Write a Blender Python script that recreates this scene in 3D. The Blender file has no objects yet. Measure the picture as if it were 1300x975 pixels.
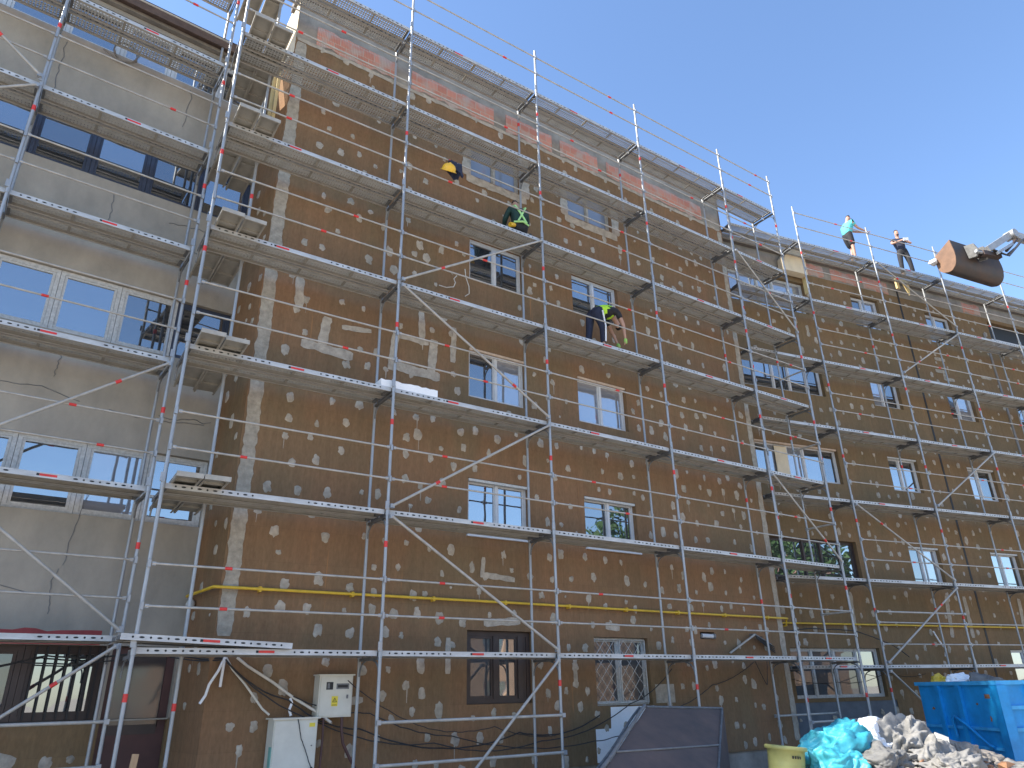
import bpy, bmesh, math, random
import numpy as np
from mathutils import Vector, Matrix, noise
R = math.radians
rnd = random.Random(11)
sc = bpy.context.scene
C = sc.collection

# ------------------------------------------------------------ camera
PITCH, YAW, ROLL = 0.402440530, 0.593002707, -0.0188352208
CAM = Vector((-4.39138674, -9.93300595, 1.69422892))
fw = Vector((math.sin(YAW)*math.cos(PITCH), math.cos(YAW)*math.cos(PITCH), math.sin(PITCH)))
rt = fw.cross(Vector((0, 0, 1))).normalized()
up = rt.cross(fw)
r2 = rt*math.cos(ROLL) + up*math.sin(ROLL)
u2 = -rt*math.sin(ROLL) + up*math.cos(ROLL)
cd = bpy.data.cameras.new('camera')
cam = bpy.data.objects.new('camera', cd)
C.objects.link(cam)
m4 = Matrix((r2, u2, -fw)).transposed().to_4x4()
m4.translation = CAM
cam.matrix_world = m4
cd.sensor_width = 36.0
cd.lens = 36.0*912.70946/1300.0
cd.clip_end = 2000
sc.camera = cam

# ------------------------------------------------------------ light
SUN_EL, SUN_OFF = R(45), R(16)            # sun stands to the left, slightly behind the facade
sdir = Vector((-math.cos(SUN_OFF)*math.cos(SUN_EL), math.sin(SUN_OFF)*math.cos(SUN_EL), math.sin(SUN_EL)))
w = bpy.data.worlds.new('World')
sc.world = w
w.use_nodes = True
nt = w.node_tree
sky = nt.nodes.new('ShaderNodeTexSky')
sky.sky_type = 'NISHITA'
sky.sun_disc = False
sky.sun_elevation = SUN_EL
sky.sun_rotation = math.atan2(sdir.x, sdir.y)
sky.altitude = 100
sky.air_density = 1.0
sky.dust_density = 0.4
sky.ozone_density = 4.2
bg = nt.nodes['Background']
bg.inputs['Strength'].default_value = 0.13
nt.links.new(sky.outputs[0], bg.inputs['Color'])
sl = bpy.data.lights.new('sun', 'SUN')
sl.energy = 4.2
sl.angle = R(0.5)
sl.color = (1.0, 0.93, 0.82)
so = bpy.data.objects.new('sun', sl)
C.objects.link(so)
so.rotation_euler = sdir.to_track_quat('Z', 'Y').to_euler()
sc.view_settings.view_transform = 'Standard'
sc.view_settings.look = 'None'
sc.view_settings.gamma = 1
sc.view_settings.exposure = 1.42
sc.cycles.max_bounces = 6
sc.cycles.transparent_max_bounces = 24

# ------------------------------------------------------------ materials
def mat(name, col, rough=0.7, metal=0.0, var=0.0, scale=6.0, bump=0.0, bscale=40.0, col2=None, stretch=None, spec=0.5, detail=6):
    m = bpy.data.materials.new(name)
    m.use_nodes = True
    n, l = m.node_tree.nodes, m.node_tree.links
    b = n['Principled BSDF']
    b.inputs['Roughness'].default_value = rough
    b.inputs['Metallic'].default_value = metal
    b.inputs['Specular IOR Level'].default_value = spec
    c = (*col, 1)
    b.inputs['Base Color'].default_value = c
    if var or col2:
        tc = n.new('ShaderNodeTexCoord')
        mp = n.new('ShaderNodeMapping')
        l.new(tc.outputs['Object'], mp.inputs[0])
        if stretch: mp.inputs['Scale'].default_value = stretch
        nz = n.new('ShaderNodeTexNoise')
        nz.inputs['Scale'].default_value = scale
        nz.inputs['Detail'].default_value = detail
        nz.inputs['Roughness'].default_value = 0.65
        l.new(mp.outputs[0], nz.inputs['Vector'])
        rp = n.new('ShaderNodeValToRGB')
        rp.color_ramp.elements[0].position = 0.3
        rp.color_ramp.elements[1].position = 0.7
        a = col2 if col2 else tuple(x*(1-var) for x in col)
        d = col if col2 else tuple(min(1, x*(1+var)) for x in col)
        rp.color_ramp.elements[0].color = (*a, 1)
        rp.color_ramp.elements[1].color = (*d, 1)
        l.new(nz.outputs['Fac'], rp.inputs[0])
        l.new(rp.outputs[0], b.inputs['Base Color'])
    if bump:
        tc = n.new('ShaderNodeTexCoord')
        nz = n.new('ShaderNodeTexNoise')
        nz.inputs['Scale'].default_value = bscale
        nz.inputs['Detail'].default_value = 8
        l.new(tc.outputs['Object'], nz.inputs['Vector'])
        bp = n.new('ShaderNodeBump')
        bp.inputs['Strength'].default_value = bump
        bp.inputs['Distance'].default_value = 0.03
        l.new(nz.outputs['Fac'], bp.inputs['Height'])
        l.new(bp.outputs[0], b.inputs['Normal'])
    return m

def nodes_of(m): return m.node_tree.nodes, m.node_tree.links, m.node_tree.nodes['Principled BSDF']

def insulation_mat(name, ca, cb, cc):
    """brown base coat on insulation panels: blotches, trowel streaks, faint panel tone, rusty runs"""
    m = bpy.data.materials.new(name); m.use_nodes = True
    n, l, b = nodes_of(m)
    b.inputs['Roughness'].default_value = 0.95
    b.inputs['Specular IOR Level'].default_value = 0.2
    tc = n.new('ShaderNodeTexCoord')
    def nz(scale, st=(1, 1, 1), det=6, rough=.6):
        mp = n.new('ShaderNodeMapping'); mp.inputs['Scale'].default_value = st
        l.new(tc.outputs['Object'], mp.inputs[0])
        t = n.new('ShaderNodeTexNoise'); t.inputs['Scale'].default_value = scale
        t.inputs['Detail'].default_value = det; t.inputs['Roughness'].default_value = rough
        l.new(mp.outputs[0], t.inputs['Vector']); return t.outputs['Fac']
    def ramp(f, p0, p1, c0=(0, 0, 0, 1), c1=(1, 1, 1, 1)):
        r = n.new('ShaderNodeValToRGB'); r.color_ramp.elements[0].position = p0; r.color_ramp.elements[1].position = p1
        r.color_ramp.elements[0].color = c0; r.color_ramp.elements[1].color = c1
        l.new(f, r.inputs[0]); return r.outputs[0]
    def mix(f, a, c, mode='MIX'):
        x = n.new('ShaderNodeMix'); x.data_type = 'RGBA'; x.blend_type = mode
        if isinstance(f, float): x.inputs[0].default_value = f
        else: l.new(f, x.inputs[0])
        for s, v in ((6, a), (7, c)):
            if isinstance(v, tuple): x.inputs[s].default_value = v
            else: l.new(v, x.inputs[s])
        return x.outputs[2]
    big = ramp(nz(0.35, (1, 1, 1), 4), .38, .62)
    c = mix(big, (*ca, 1), (*cb, 1))
    c = mix(ramp(nz(0.9, (1, 1, .55), 5), .46, .7), c, (*cc, 1))
    # panels
    sx = n.new('ShaderNodeSeparateXYZ'); l.new(tc.outputs['Object'], sx.inputs[0])
    cx = n.new('ShaderNodeCombineXYZ'); l.new(sx.outputs[0], cx.inputs[0]); l.new(sx.outputs[2], cx.inputs[1])
    br = n.new('ShaderNodeTexBrick'); br.inputs['Scale'].default_value = 1.0
    br.inputs['Brick Width'].default_value = 1.0; br.inputs['Row Height'].default_value = 0.5
    br.inputs['Mortar Size'].default_value = 0.004; br.inputs['Mortar Smooth'].default_value = .6
    br.inputs['Color1'].default_value = (.93, .93, .93, 1); br.inputs['Color2'].default_value = (1.06, 1.05, 1.04, 1)
    br.inputs['Mortar'].default_value = (.72, .72, .72, 1)
    l.new(cx.outputs[0], br.inputs['Vector'])
    c = mix(.55, c, mix(1.0, c, br.outputs['Color'], 'MULTIPLY'))
    st = ramp(nz(7, (1, 1, .09), 5, .7), .35, .68, (.90, .90, .89, 1), (1.08, 1.08, 1.06, 1))
    c = mix(1.0, c, st, 'MULTIPLY')
    fine = ramp(nz(26, (1, 1, .35), 4, .7), .3, .7, (.84, .84, .84, 1), (1.14, 1.14, 1.13, 1))
    c = mix(1.0, c, fine, 'MULTIPLY')
    run = ramp(nz(11, (1, 1, .045), 3), .66, .76)
    c = mix(run, c, (.33, .17, .075, 1))
    sp = ramp(nz(14, (1, 1, 1), 3), .73, .78)
    c = mix(sp, c, (.07, .045, .025, 1))
    l.new(c, b.inputs['Base Color'])
    bp = n.new('ShaderNodeBump'); bp.inputs['Strength'].default_value = .35; bp.inputs['Distance'].default_value = .012
    l.new(nz(45, (1, 1, .4), 6), bp.inputs['Height']); l.new(bp.outputs[0], b.inputs['Normal'])
    return m

def glass_mat(name, refl, inner, rough=0.015):
    m = bpy.data.materials.new(name); m.use_nodes = True
    n, l, b = nodes_of(m)
    out = n['Material Output']
    g = n.new('ShaderNodeBsdfGlossy'); g.inputs['Roughness'].default_value = rough
    g.inputs['Color'].default_value = (.92, .96, 1, 1)
    b.inputs['Base Color'].default_value = (*inner, 1); b.inputs['Roughness'].default_value = .8
    tc = n.new('ShaderNodeTexCoord')
    nz = n.new('ShaderNodeTexNoise'); nz.inputs['Scale'].default_value = 2.2; nz.inputs['Detail'].default_value = 1
    l.new(tc.outputs['Object'], nz.inputs['Vector'])
    bp = n.new('ShaderNodeBump'); bp.inputs['Strength'].default_value = .12; bp.inputs['Distance'].default_value = .02
    l.new(nz.outputs['Fac'], bp.inputs['Height']); l.new(bp.outputs[0], g.inputs['Normal'])
    mx = n.new('ShaderNodeMixShader'); mx.inputs[0].default_value = refl
    l.new(b.outputs[0], mx.inputs[1]); l.new(g.outputs[0], mx.inputs[2]); l.new(mx.outputs[0], out.inputs['Surface'])
    return m

def perforated_mat(name, thr=.05):
    """dusty steel plank: rows of small round holes that really let light through"""
    m = mat(name, (.54, .545, .53), .6, .2, scale=2.6, col2=(.41, .405, .385))
    n, l, b = nodes_of(m); out = n['Material Output']
    tc = n.new('ShaderNodeTexCoord'); sx = n.new('ShaderNodeSeparateXYZ'); l.new(tc.outputs['Object'], sx.inputs[0])
    def mth(op, a, c=None):
        k = n.new('ShaderNodeMath'); k.operation = op
        for i, v in enumerate((a, c)):
            if v is None: continue
            if isinstance(v, (int, float)): k.inputs[i].default_value = v
            else: l.new(v, k.inputs[i])
        return k.outputs[0]
    fx = mth('SUBTRACT', mth('FRACT', mth('MULTIPLY', sx.outputs[0], 20.0)), .5)
    fy = mth('SUBTRACT', mth('FRACT', mth('MULTIPLY', sx.outputs[1], 20.0)), .5)
    r = mth('ADD', mth('MULTIPLY', fx, fx), mth('MULTIPLY', fy, fy))
    hole = mth('LESS_THAN', r, thr)
    tr = n.new('ShaderNodeBsdfTransparent')
    mx = n.new('ShaderNodeMixShader'); l.new(hole, mx.inputs[0]); l.new(b.outputs[0], mx.inputs[1]); l.new(tr.outputs[0], mx.inputs[2])
    l.new(mx.outputs[0], out.inputs['Surface'])
    return m

def brick_mat(name):
    m = bpy.data.materials.new(name); m.use_nodes = True
    n, l, b = nodes_of(m); b.inputs['Roughness'].default_value = .95
    tc = n.new('ShaderNodeTexCoord'); sx = n.new('ShaderNodeSeparateXYZ'); l.new(tc.outputs['Object'], sx.inputs[0])
    cx = n.new('ShaderNodeCombineXYZ'); l.new(sx.outputs[0], cx.inputs[0]); l.new(sx.outputs[2], cx.inputs[1])
    br = n.new('ShaderNodeTexBrick'); br.inputs['Scale'].default_value = 1.0
    br.inputs['Brick Width'].default_value = .25; br.inputs['Row Height'].default_value = .2
    br.inputs['Mortar Size'].default_value = .008; br.offset = .5
    br.inputs['Color1'].default_value = (.62, .29, .215, 1); br.inputs['Color2'].default_value = (.50, .22, .16, 1)
    br.inputs['Mortar'].default_value = (.48, .40, .34, 1)
    l.new(cx.outputs[0], br.inputs['Vector'])
    wv = n.new('ShaderNodeTexWave'); wv.inputs['Scale'].default_value = 9; wv.inputs['Distortion'].default_value = .6
    l.new(tc.outputs['Object'], wv.inputs['Vector'])
    nz = n.new('ShaderNodeTexNoise'); nz.inputs['Scale'].default_value = 3; nz.inputs['Detail'].default_value = 8
    l.new(tc.outputs['Object'], nz.inputs['Vector'])
    rp = n.new('ShaderNodeValToRGB'); rp.color_ramp.elements[0].position = .48; rp.color_ramp.elements[1].position = .66
    l.new(nz.outputs['Fac'], rp.inputs[0])
    mx = n.new('ShaderNodeMix'); mx.data_type = 'RGBA'; l.new(rp.outputs[0], mx.inputs[0])
    l.new(br.outputs['Color'], mx.inputs[6]); mx.inputs[7].default_value = (.48, .38, .33, 1)
    m2 = n.new('ShaderNodeMix'); m2.data_type = 'RGBA'; m2.blend_type = 'MULTIPLY'; m2.inputs[0].default_value = .18
    l.new(mx.outputs[2], m2.inputs[6]); l.new(wv.outputs['Color'], m2.inputs[7])
    l.new(m2.outputs[2], b.inputs['Base Color'])
    bp = n.new('ShaderNodeBump'); bp.inputs['Strength'].default_value = .6; bp.inputs['Distance'].default_value = .01
    l.new(wv.outputs['Fac'], bp.inputs['Height']); l.new(bp.outputs[0], b.inputs['Normal'])
    return m

M = {}
M['ins'] = insulation_mat('brown base coat', (.226, .132, .073), (.186, .130, .075), (.246, .136, .074))
M['ins2'] = insulation_mat('brown base coat right block', (.208, .138, .075), (.176, .128, .074), (.222, .138, .075))
M['patch'] = mat('grey adhesive', (.385, .335, .27), .95, var=.3, scale=7, bump=.4, bscale=30)
M['patch2'] = mat('dark grey adhesive', (.34, .30, .24), .95, var=.28, scale=9, bump=.4, bscale=30)
M['conc'] = mat('grey concrete band', (.26, .235, .20), .95, var=.3, scale=2.2, bump=.3)
M['plinth'] = mat('blue grey plinth', (.13, .145, .165), .9, var=.2, scale=3)
M['brick'] = brick_mat('hollow red brick')
M['cream'] = mat('cream render', (.66, .56, .40), .9, var=.12, scale=3)
M['board'] = mat('yellow insulation board', (.70, .55, .27), .9, var=.1)
M['grey'] = mat('old grey render', (.39, .35, .29), .95, scale=1.5, col2=(.255, .235, .20), stretch=(1, 1, .55), bump=.25, bscale=12)
M['red_band'] = mat('faded red band', (.33, .06, .06), .9, var=.3, scale=2)
M['pvc'] = mat('white window plastic', (.56, .57, .58), .4, var=.06, scale=12)
M['pvc_raw'] = mat('dusty white window plastic', (.48, .48, .46), .6, var=.22, scale=22)
M['brownframe'] = mat('brown window frame', (.045, .03, .026), .5, var=.2)
M['blueframe'] = mat('dark blue window frame', (.035, .045, .075), .5, var=.2)
M['door'] = mat('dark red brown door panel', (.075, .03, .027), .55, var=.2, scale=3)
M['glass'] = glass_mat('window glass', .42, (.02, .024, .03))
M['glass_dark'] = glass_mat('dark window glass', .30, (.012, .013, .016))
M['glass_low'] = glass_mat('dull ground floor glass', .10, (.045, .048, .052))
M['glass_shop'] = glass_mat('shop window glass', .28, (.03, .03, .032))
M['glass_door'] = glass_mat('dusty door glass', .05, (.04, .03, .03), .1)
M['glass_film'] = glass_mat('dusty filmed glass', .16, (.16, .17, .19), .12)
M['glass_curtain'] = glass_mat('curtained window glass', .36, (.22, .23, .26))
M['wood_lintel'] = mat('pale lintel', (.52, .40, .30), .9, var=.2, scale=8)
M['steel'] = mat('galvanised steel', (.33, .345, .36), .45, .35, var=.16, scale=5, stretch=(4, 4, .7))
M['steel_rail'] = mat('dusty galvanised rail', (.40, .375, .335), .55, .2, var=.2, scale=7)
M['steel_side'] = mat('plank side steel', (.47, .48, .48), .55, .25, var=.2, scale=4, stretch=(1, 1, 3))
M['steel_dark'] = mat('dark bracket steel', (.17, .175, .18), .6, .4, var=.3, scale=8)
M['plate'] = perforated_mat('perforated plank')
M['plate_open'] = perforated_mat('open perforated plank', .125)
M['hole'] = mat('dark hole paint', (.022, .024, .027), .9)  # flat dark colour for the shade inside side holes, also sticker print
M['red'] = mat('red marking', (.62, .035, .03), .5, var=.15)
M['plank'] = mat('dusty plank', (.30, .285, .25), .75, .1, var=.2, scale=3)
M['plank_end'] = mat('plank end cap', (.34, .32, .28), .7, .1, var=.2)
M['foam'] = mat('white foam', (.82, .83, .84), .8, var=.04, bump=.3)
M['gas'] = mat('yellow gas pipe paint', (.62, .40, .03), .45, var=.15, scale=8)
M['cab'] = mat('cabinet grey white', (.60, .58, .50), .5, var=.1, scale=3)
M['teal'] = mat('teal cabinet side', (.16, .38, .33), .6, var=.15)
M['sign_y'] = mat('yellow sign', (.72, .58, .05), .5)
M['black'] = mat('black', (.015, .015, .016), .6)
M['cable'] = mat('black cable', (.022, .022, .024), .6)
M['conduit'] = mat('pale plastic conduit', (.60, .56, .48), .6, var=.15)
M['greycond'] = mat('grey conduit', (.20, .19, .18), .7, var=.2)
M['sheet'] = mat('rusty sheet', (.17, .115, .095), .7, .1, scale=1.6, col2=(.085, .07, .066), bump=.2, bscale=8)
M['bin'] = mat('yellow green plastic', (.33, .33, .12), .45, var=.15, scale=4)
M['blue'] = mat('blue container paint', (.012, .27, .62), .38, .1, var=.22, scale=2.2, bump=.1, bscale=6)
M['blue_worn'] = mat('worn blue container paint', (.05, .36, .70), .45, .1, var=.2, scale=5)
M['rust'] = mat('rust', (.22, .11, .055), .8, var=.3, scale=9)
M['turq'] = mat('turquoise plastic sheet', (.05, .36, .44), .5, var=.3, scale=4)
M['sack'] = mat('pale grey sack', (.225, .218, .205), .9, var=.3, scale=5, bump=.35, bscale=18)
M['sack2'] = mat('grey sack', (.15, .148, .142), .9, var=.32, scale=6, bump=.35, bscale=18)
M['sack_brown'] = mat('beige sack', (.25, .222, .19), .9, var=.25, scale=5, bump=.35, bscale=18)
M['sack_blue'] = mat('blue grey sheet', (.075, .095, .14), .6, var=.25, scale=6)
M['white_bag'] = mat('white bag', (.78, .80, .82), .5, var=.08)
M['yellow_bag'] = mat('yellow bag', (.62, .44, .05), .5, var=.25)
M['rubble'] = mat('plaster rubble', (.24, .228, .21), .95, var=.35, scale=7, bump=.4)
M['dirt'] = mat('dusty ground', (.48, .42, .34), .95, var=.25, scale=.6, bump=.3, bscale=9)
M['asphalt'] = mat('worn asphalt', (.085, .082, .078), .9, var=.25, scale=1.2, bump=.3, bscale=60)
M['rusty_steel'] = mat('worn orange bucket steel', (.17, .092, .052), .6, .2, var=.25, scale=4)
M['bucket'] = mat('dark bucket steel', (.055, .052, .054), .6, .4, scale=3, col2=(.10, .065, .05))
M['boom'] = mat('pale machine paint', (.34, .34, .34), .5, .2, var=.15)
M['hose'] = mat('hydraulic hose', (.03, .03, .032), .5)
M['skin'] = mat('skin', (.46, .26, .18), .6, var=.08)
M['hair'] = mat('dark hair', (.02, .015, .012), .7)
M['tee'] = mat('turquoise cotton', (.10, .50, .50), .85, var=.1)
M['navy'] = mat('navy cloth', (.018, .022, .045), .85, var=.3, scale=12)
M['blackcloth'] = mat('black cloth', (.02, .02, .024), .85, var=.3, scale=12)
M['darkgreen'] = mat('dark green cloth', (.012, .04, .033), .85, var=.3, scale=12)
M['hivis'] = mat('lime fluorescent cloth', (.48, .80, .04), .7, var=.1)
M['lime'] = mat('pale green strap', (.42, .74, .28), .7)
M['helmet'] = mat('yellow hard hat', (.80, .45, .02), .35)
M['glove'] = mat('green glove', (.30, .55, .12), .8)
M['shoe'] = mat('shoe', (.05, .045, .04), .8)
M['peach'] = mat('peach render', (.62, .42, .28), .9, var=.1, scale=.7)
M['roof'] = mat('brown eave board', (.10, .065, .05), .8, var=.3)
M['tile'] = mat('roof sheet', (.16, .14, .13), .8, var=.25)
M['bark'] = mat('bark', (.09, .065, .045), .95, var=.3)
M['leaf'] = mat('leaves', (.05, .11, .025), .7, var=.4, scale=3)
M['wood'] = mat('raw timber', (.42, .27, .15), .85, var=.2, scale=4, stretch=(8, 8, 1))

# ------------------------------------------------------------ mesh helpers
class MB:
    def __init__(s): s.v, s.f, s.m, s.sm, s.mats = [], [], [], [], []
    def mi(s, k):
        if k not in s.mats: s.mats.append(k)
        return s.mats.index(k)
    def add(s, vs, fs, k, smooth=False):
        o = len(s.v); i = s.mi(k)
        s.v += [tuple(v) for v in vs]
        for f in fs: s.f.append(tuple(o+a for a in f)); s.m.append(i); s.sm.append(smooth)
    def box(s, lo, hi, k, rot=None, piv=None):
        x0, y0, z0 = lo; x1, y1, z1 = hi
        vs = [Vector(p) for p in ((x0,y0,z0),(x1,y0,z0),(x1,y1,z0),(x0,y1,z0),(x0,y0,z1),(x1,y0,z1),(x1,y1,z1),(x0,y1,z1))]
        if rot is not None:
            c = Vector(piv) if piv is not None else (Vector(lo)+Vector(hi))/2
            vs = [rot @ (v-c) + c for v in vs]
        s.add(vs, [(0,3,2,1),(4,5,6,7),(0,1,5,4),(1,2,6,5),(2,3,7,6),(3,0,4,7)], k)
    def quad(s, a, b, c, d, k): s.add([a, b, c, d], [(0,1,2,3)], k)
    def tube(s, p, q, r, k, n=10, r2=None, caps=True):
        p, q = Vector(p), Vector(q); d = (q-p).normalized()
        a = d.orthogonal().normalized(); b = d.cross(a)
        r2 = r if r2 is None else r2
        vs = []
        for c, rr in ((p, r), (q, r2)):
            vs += [c + a*rr*math.cos(2*math.pi*i/n) + b*rr*math.sin(2*math.pi*i/n) for i in range(n)]
        fs = [(i, (i+1) % n, n+(i+1) % n, n+i) for i in range(n)]
        s.add(vs, fs, k, True)
        if caps: s.add(vs, [tuple(range(n))[::-1], tuple(range(n, 2*n))], k)
    def path(s, pts, r, k, n=8, radii=None):
        pts = [Vector(p) for p in pts]
        ref = None; rings = []
        for i, p in enumerate(pts):
            d = (pts[min(i+1, len(pts)-1)] - pts[max(i-1, 0)]).normalized()
            if ref is None: ref = d.orthogonal().normalized()
            a = (ref - d*ref.dot(d)).normalized(); ref = a; b = d.cross(a)
            rr = radii[i] if radii else r
            rings.append([p + a*rr*math.cos(2*math.pi*j/n) + b*rr*math.sin(2*math.pi*j/n) for j in range(n)])
        vs = [v for g in rings for v in g]
        fs = [(i*n+j, i*n+(j+1) % n, (i+1)*n+(j+1) % n, (i+1)*n+j) for i in range(len(pts)-1) for j in range(n)]
        fs_c = [tuple(range(n))[::-1], tuple(range((len(pts)-1)*n, len(pts)*n))]
        s.add(vs, fs, k, True); s.add(vs, fs_c, k)
    def prism(s, poly, ext, k):
        ext = Vector(ext); n = len(poly); a = [Vector(p) for p in poly]; b = [p+ext for p in a]
        s.add(a+b, [tuple(range(n))[::-1], tuple(range(n, 2*n))] + [(i, (i+1) % n, n+(i+1) % n, n+i) for i in range(n)], k)
    def build(s, name, parent=None, loc=None, rotz=0.0):
        me = bpy.data.meshes.new(name)
        me.from_pydata(s.v, [], s.f); 
        for k in s.mats: me.materials.append(M[k])
        me.polygons.foreach_set('material_index', s.m)
        me.polygons.foreach_set('use_smooth', s.sm)
        me.update()
        o = bpy.data.objects.new(name, me); C.objects.link(o)
        if parent: o.parent = parent
        if loc is not None: o.location = loc
        o.rotation_euler.z = rotz
        return o

def merge(a, b):
    o = len(a.v); a.v += b.v
    for f_, m_, s_ in zip(b.f, b.m, b.sm):
        a.f.append(tuple(o+i for i in f_)); a.m.append(a.mi(b.mats[m_])); a.sm.append(s_)
def tag(o, label, cat, group=None, kind=None):
    if label: o['label'] = label
    if cat: o['category'] = cat
    if group: o['group'] = group
    if kind: o['kind'] = kind
    return o
def empty(name, loc=(0,0,0), rz=0.0, label=None, cat=None, group=None):
    o = bpy.data.objects.new(name, None); C.objects.link(o)
    o.location = loc; o.rotation_euler = (0, 0, rz); o.empty_display_size = .2
    return tag(o, label, cat, group)
def copy(o, parent=None, loc=None):
    c = o.copy(); C.objects.link(c)
    if parent: c.parent = parent
    if loc is not None: c.location = loc
    return c

# local frames
RO, RT = Vector((13.137, .413, 0)), -R(11.114)
rd = Vector((math.cos(RT), math.sin(RT), 0)); rn = Vector((-math.sin(RT), math.cos(RT), 0))
def RW(s, off, z): return RO + rd*s + rn*off + Vector((0, 0, z))
LO, LT = Vector((-2.2, 2.1, 0)), R(3.67)

# ------------------------------------------------------------ ground
g = MB()
N = 40
def gy(v): return math.copysign(abs(v)**2.2, v)
xs = [gy(i/N*2-1)*400 for i in range(N+1)]
vs = [(x+3, y-4, 0.0) for y in xs for x in xs]
fs = [(j*(N+1)+i, j*(N+1)+i+1, (j+1)*(N+1)+i+1, (j+1)*(N+1)+i) for j in range(N) for i in range(N)]
g.add(vs, fs, 'dirt'); tag(g.build('ground'), None, None, kind='structure')
g = MB(); g.box((-60, -21, .004), (70, -13, .010), 'asphalt'); tag(g.build('road'), None, None, kind='structure')
g = MB(); g.box((-60, -13, 0), (70, -12.75, .12), 'conc'); tag(g.build('kerb'), None, None, kind='structure')

# ------------------------------------------------------------ walls with openings
def facade(mb, x0, x1, z0, z1, holes, k, depth=.17, y=0.0, kr=None):
    kr = kr or k
    X = sorted({x0, x1, *[h[0] for h in holes], *[h[1] for h in holes]})
    Z = sorted({z0, z1, *[h[2] for h in holes], *[h[3] for h in holes]})
    for i in range(len(X)-1):
        for j in range(len(Z)-1):
            cx, cz = (X[i]+X[i+1])/2, (Z[j]+Z[j+1])/2
            if any(h[0] < cx < h[1] and h[2] < cz < h[3] for h in holes): continue
            mb.quad((X[i], y, Z[j]), (X[i+1], y, Z[j]), (X[i+1], y, Z[j+1]), (X[i], y, Z[j+1]), k)
    for a, b, c, d in holes:
        e = y+depth
        mb.quad((a, y, c), (a, e, c), (a, e, d), (a, y, d), kr)
        mb.quad((b, y, c), (b, y, d), (b, e, d), (b, e, c), kr)
        mb.quad((a, y, d), (a, e, d), (b, e, d), (b, y, d), kr)
        mb.quad((a, y, c), (b, y, c), (b, e, c), (a, e, c), kr)

def window(parent, x0, x1, z0, z1, y, frame='pvc', splits=(.5,), glass='glass', sill=None, lintel=None, fw_=.046, name='window', hbars=()):
    """one window set back in its opening: frame with sashes, a pane per light"""
    f = MB(); W = x1-x0
    yb = y+.07
    f.box((x0, y, z0), (x0+fw_, yb, z1), frame); f.box((x1-fw_, y, z0), (x1, yb, z1), frame)
    f.box((x0+fw_, y+.001, z1-fw_), (x1-fw_, yb, z1), frame); f.box((x0+fw_, y+.001, z0), (x1-fw_, yb, z0+fw_), frame)
    cuts = [x0+fw_*.5] + [x0+W*s for s in splits] + [x1-fw_*.5]
    for s in splits: f.box((x0+W*s-fw_*.62, y-.008, z0+fw_*.9), (x0+W*s+fw_*.62, yb, z1-fw_*.9), frame)
    for hb in hbars: f.box((x0+fw_, y+.004, z0+(z1-z0)*hb-.02), (x1-fw_, yb-.004, z0+(z1-z0)*hb+.02), frame)
    sashes = []
    for i in range(len(cuts)-1):
        a, b = cuts[i]+fw_*.55, cuts[i+1]-fw_*.55
        sw = fw_*.62
        c, d = z0+fw_*.95, z1-fw_*.95
        f.box((a, y+.012, c), (a+sw, yb-.01, d), frame); f.box((b-sw, y+.012, c), (b, yb-.01, d), frame)
        f.box((a+sw, y+.013, c), (b-sw, yb-.01, c+sw), frame); f.box((a+sw, y+.013, d-sw), (b-sw, yb-.01, d), frame)
        sashes.append((a+sw*.5, b-sw*.5, c+sw*.5, d-sw*.5))
    o = f.build(name, parent)
    for i, (a, b, c, d) in enumerate(sashes):
        p = MB(); gk = glass[i % len(glass)] if isinstance(glass, (list, tuple)) else glass
        p.box((a, y+.034, c), (b, y+.046, d), gk)
        p.build('pane', o)
    if sill:
        s = MB(); s.box((x0-.03, y-.15, z0-.035), (x1+.03, y+.02, z0-.004), sill); s.build('sill', o)
    if lintel:
        s = MB(); s.box((x0+.012, y-.10, z1-.05), (x1-.012, y-.012, z1-.004), lintel); s.build('lintel', o)
    return o

def dab(mb, x, z, rx, rz, k, y, drip=False, n=16, rough=.28):
    """irregular trowelled dab standing about a centimetre proud"""
    ph = rnd.random()*50
    pts = []
    for i in range(n):
        a = 2*math.pi*i/n
        e = 1 + rough*(noise.noise(Vector((math.cos(a)*1.6+ph, math.sin(a)*1.6, ph)))*1.6) + rnd.uniform(-.07, .07)
        # squarish
        q = 1/max(abs(math.cos(a)), abs(math.sin(a)))**.25
        pts.append((x+rx*e*q*math.cos(a), z+rz*e*q*math.sin(a)))
    vs = [(p[0], y, p[1]) for p in pts] + [(x+(p[0]-x)*.82, y-.009, z+(p[1]-z)*.82) for p in pts] + [(x, y-.012, z)]
    fs = [(i, (i+1) % n, n+(i+1) % n, n+i) for i in range(n)] + [(n+i, n+(i+1) % n, 2*n) for i in range(n)]
    mb.add(vs, fs, k, True)
    if drip:
        dx = x+rnd.uniform(-.4, .4)*rx; L = rnd.uniform(.06, .2); ww = rnd.uniform(.006, .013)
        mb.add([(dx-ww, y-.003, z-rz*.7), (dx+ww, y-.003, z-rz*.7), (dx+ww*.4, y-.003, z-rz-L), (dx-ww*.4, y-.003, z-rz-L)], [(0,3,2,1)], k)

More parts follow.
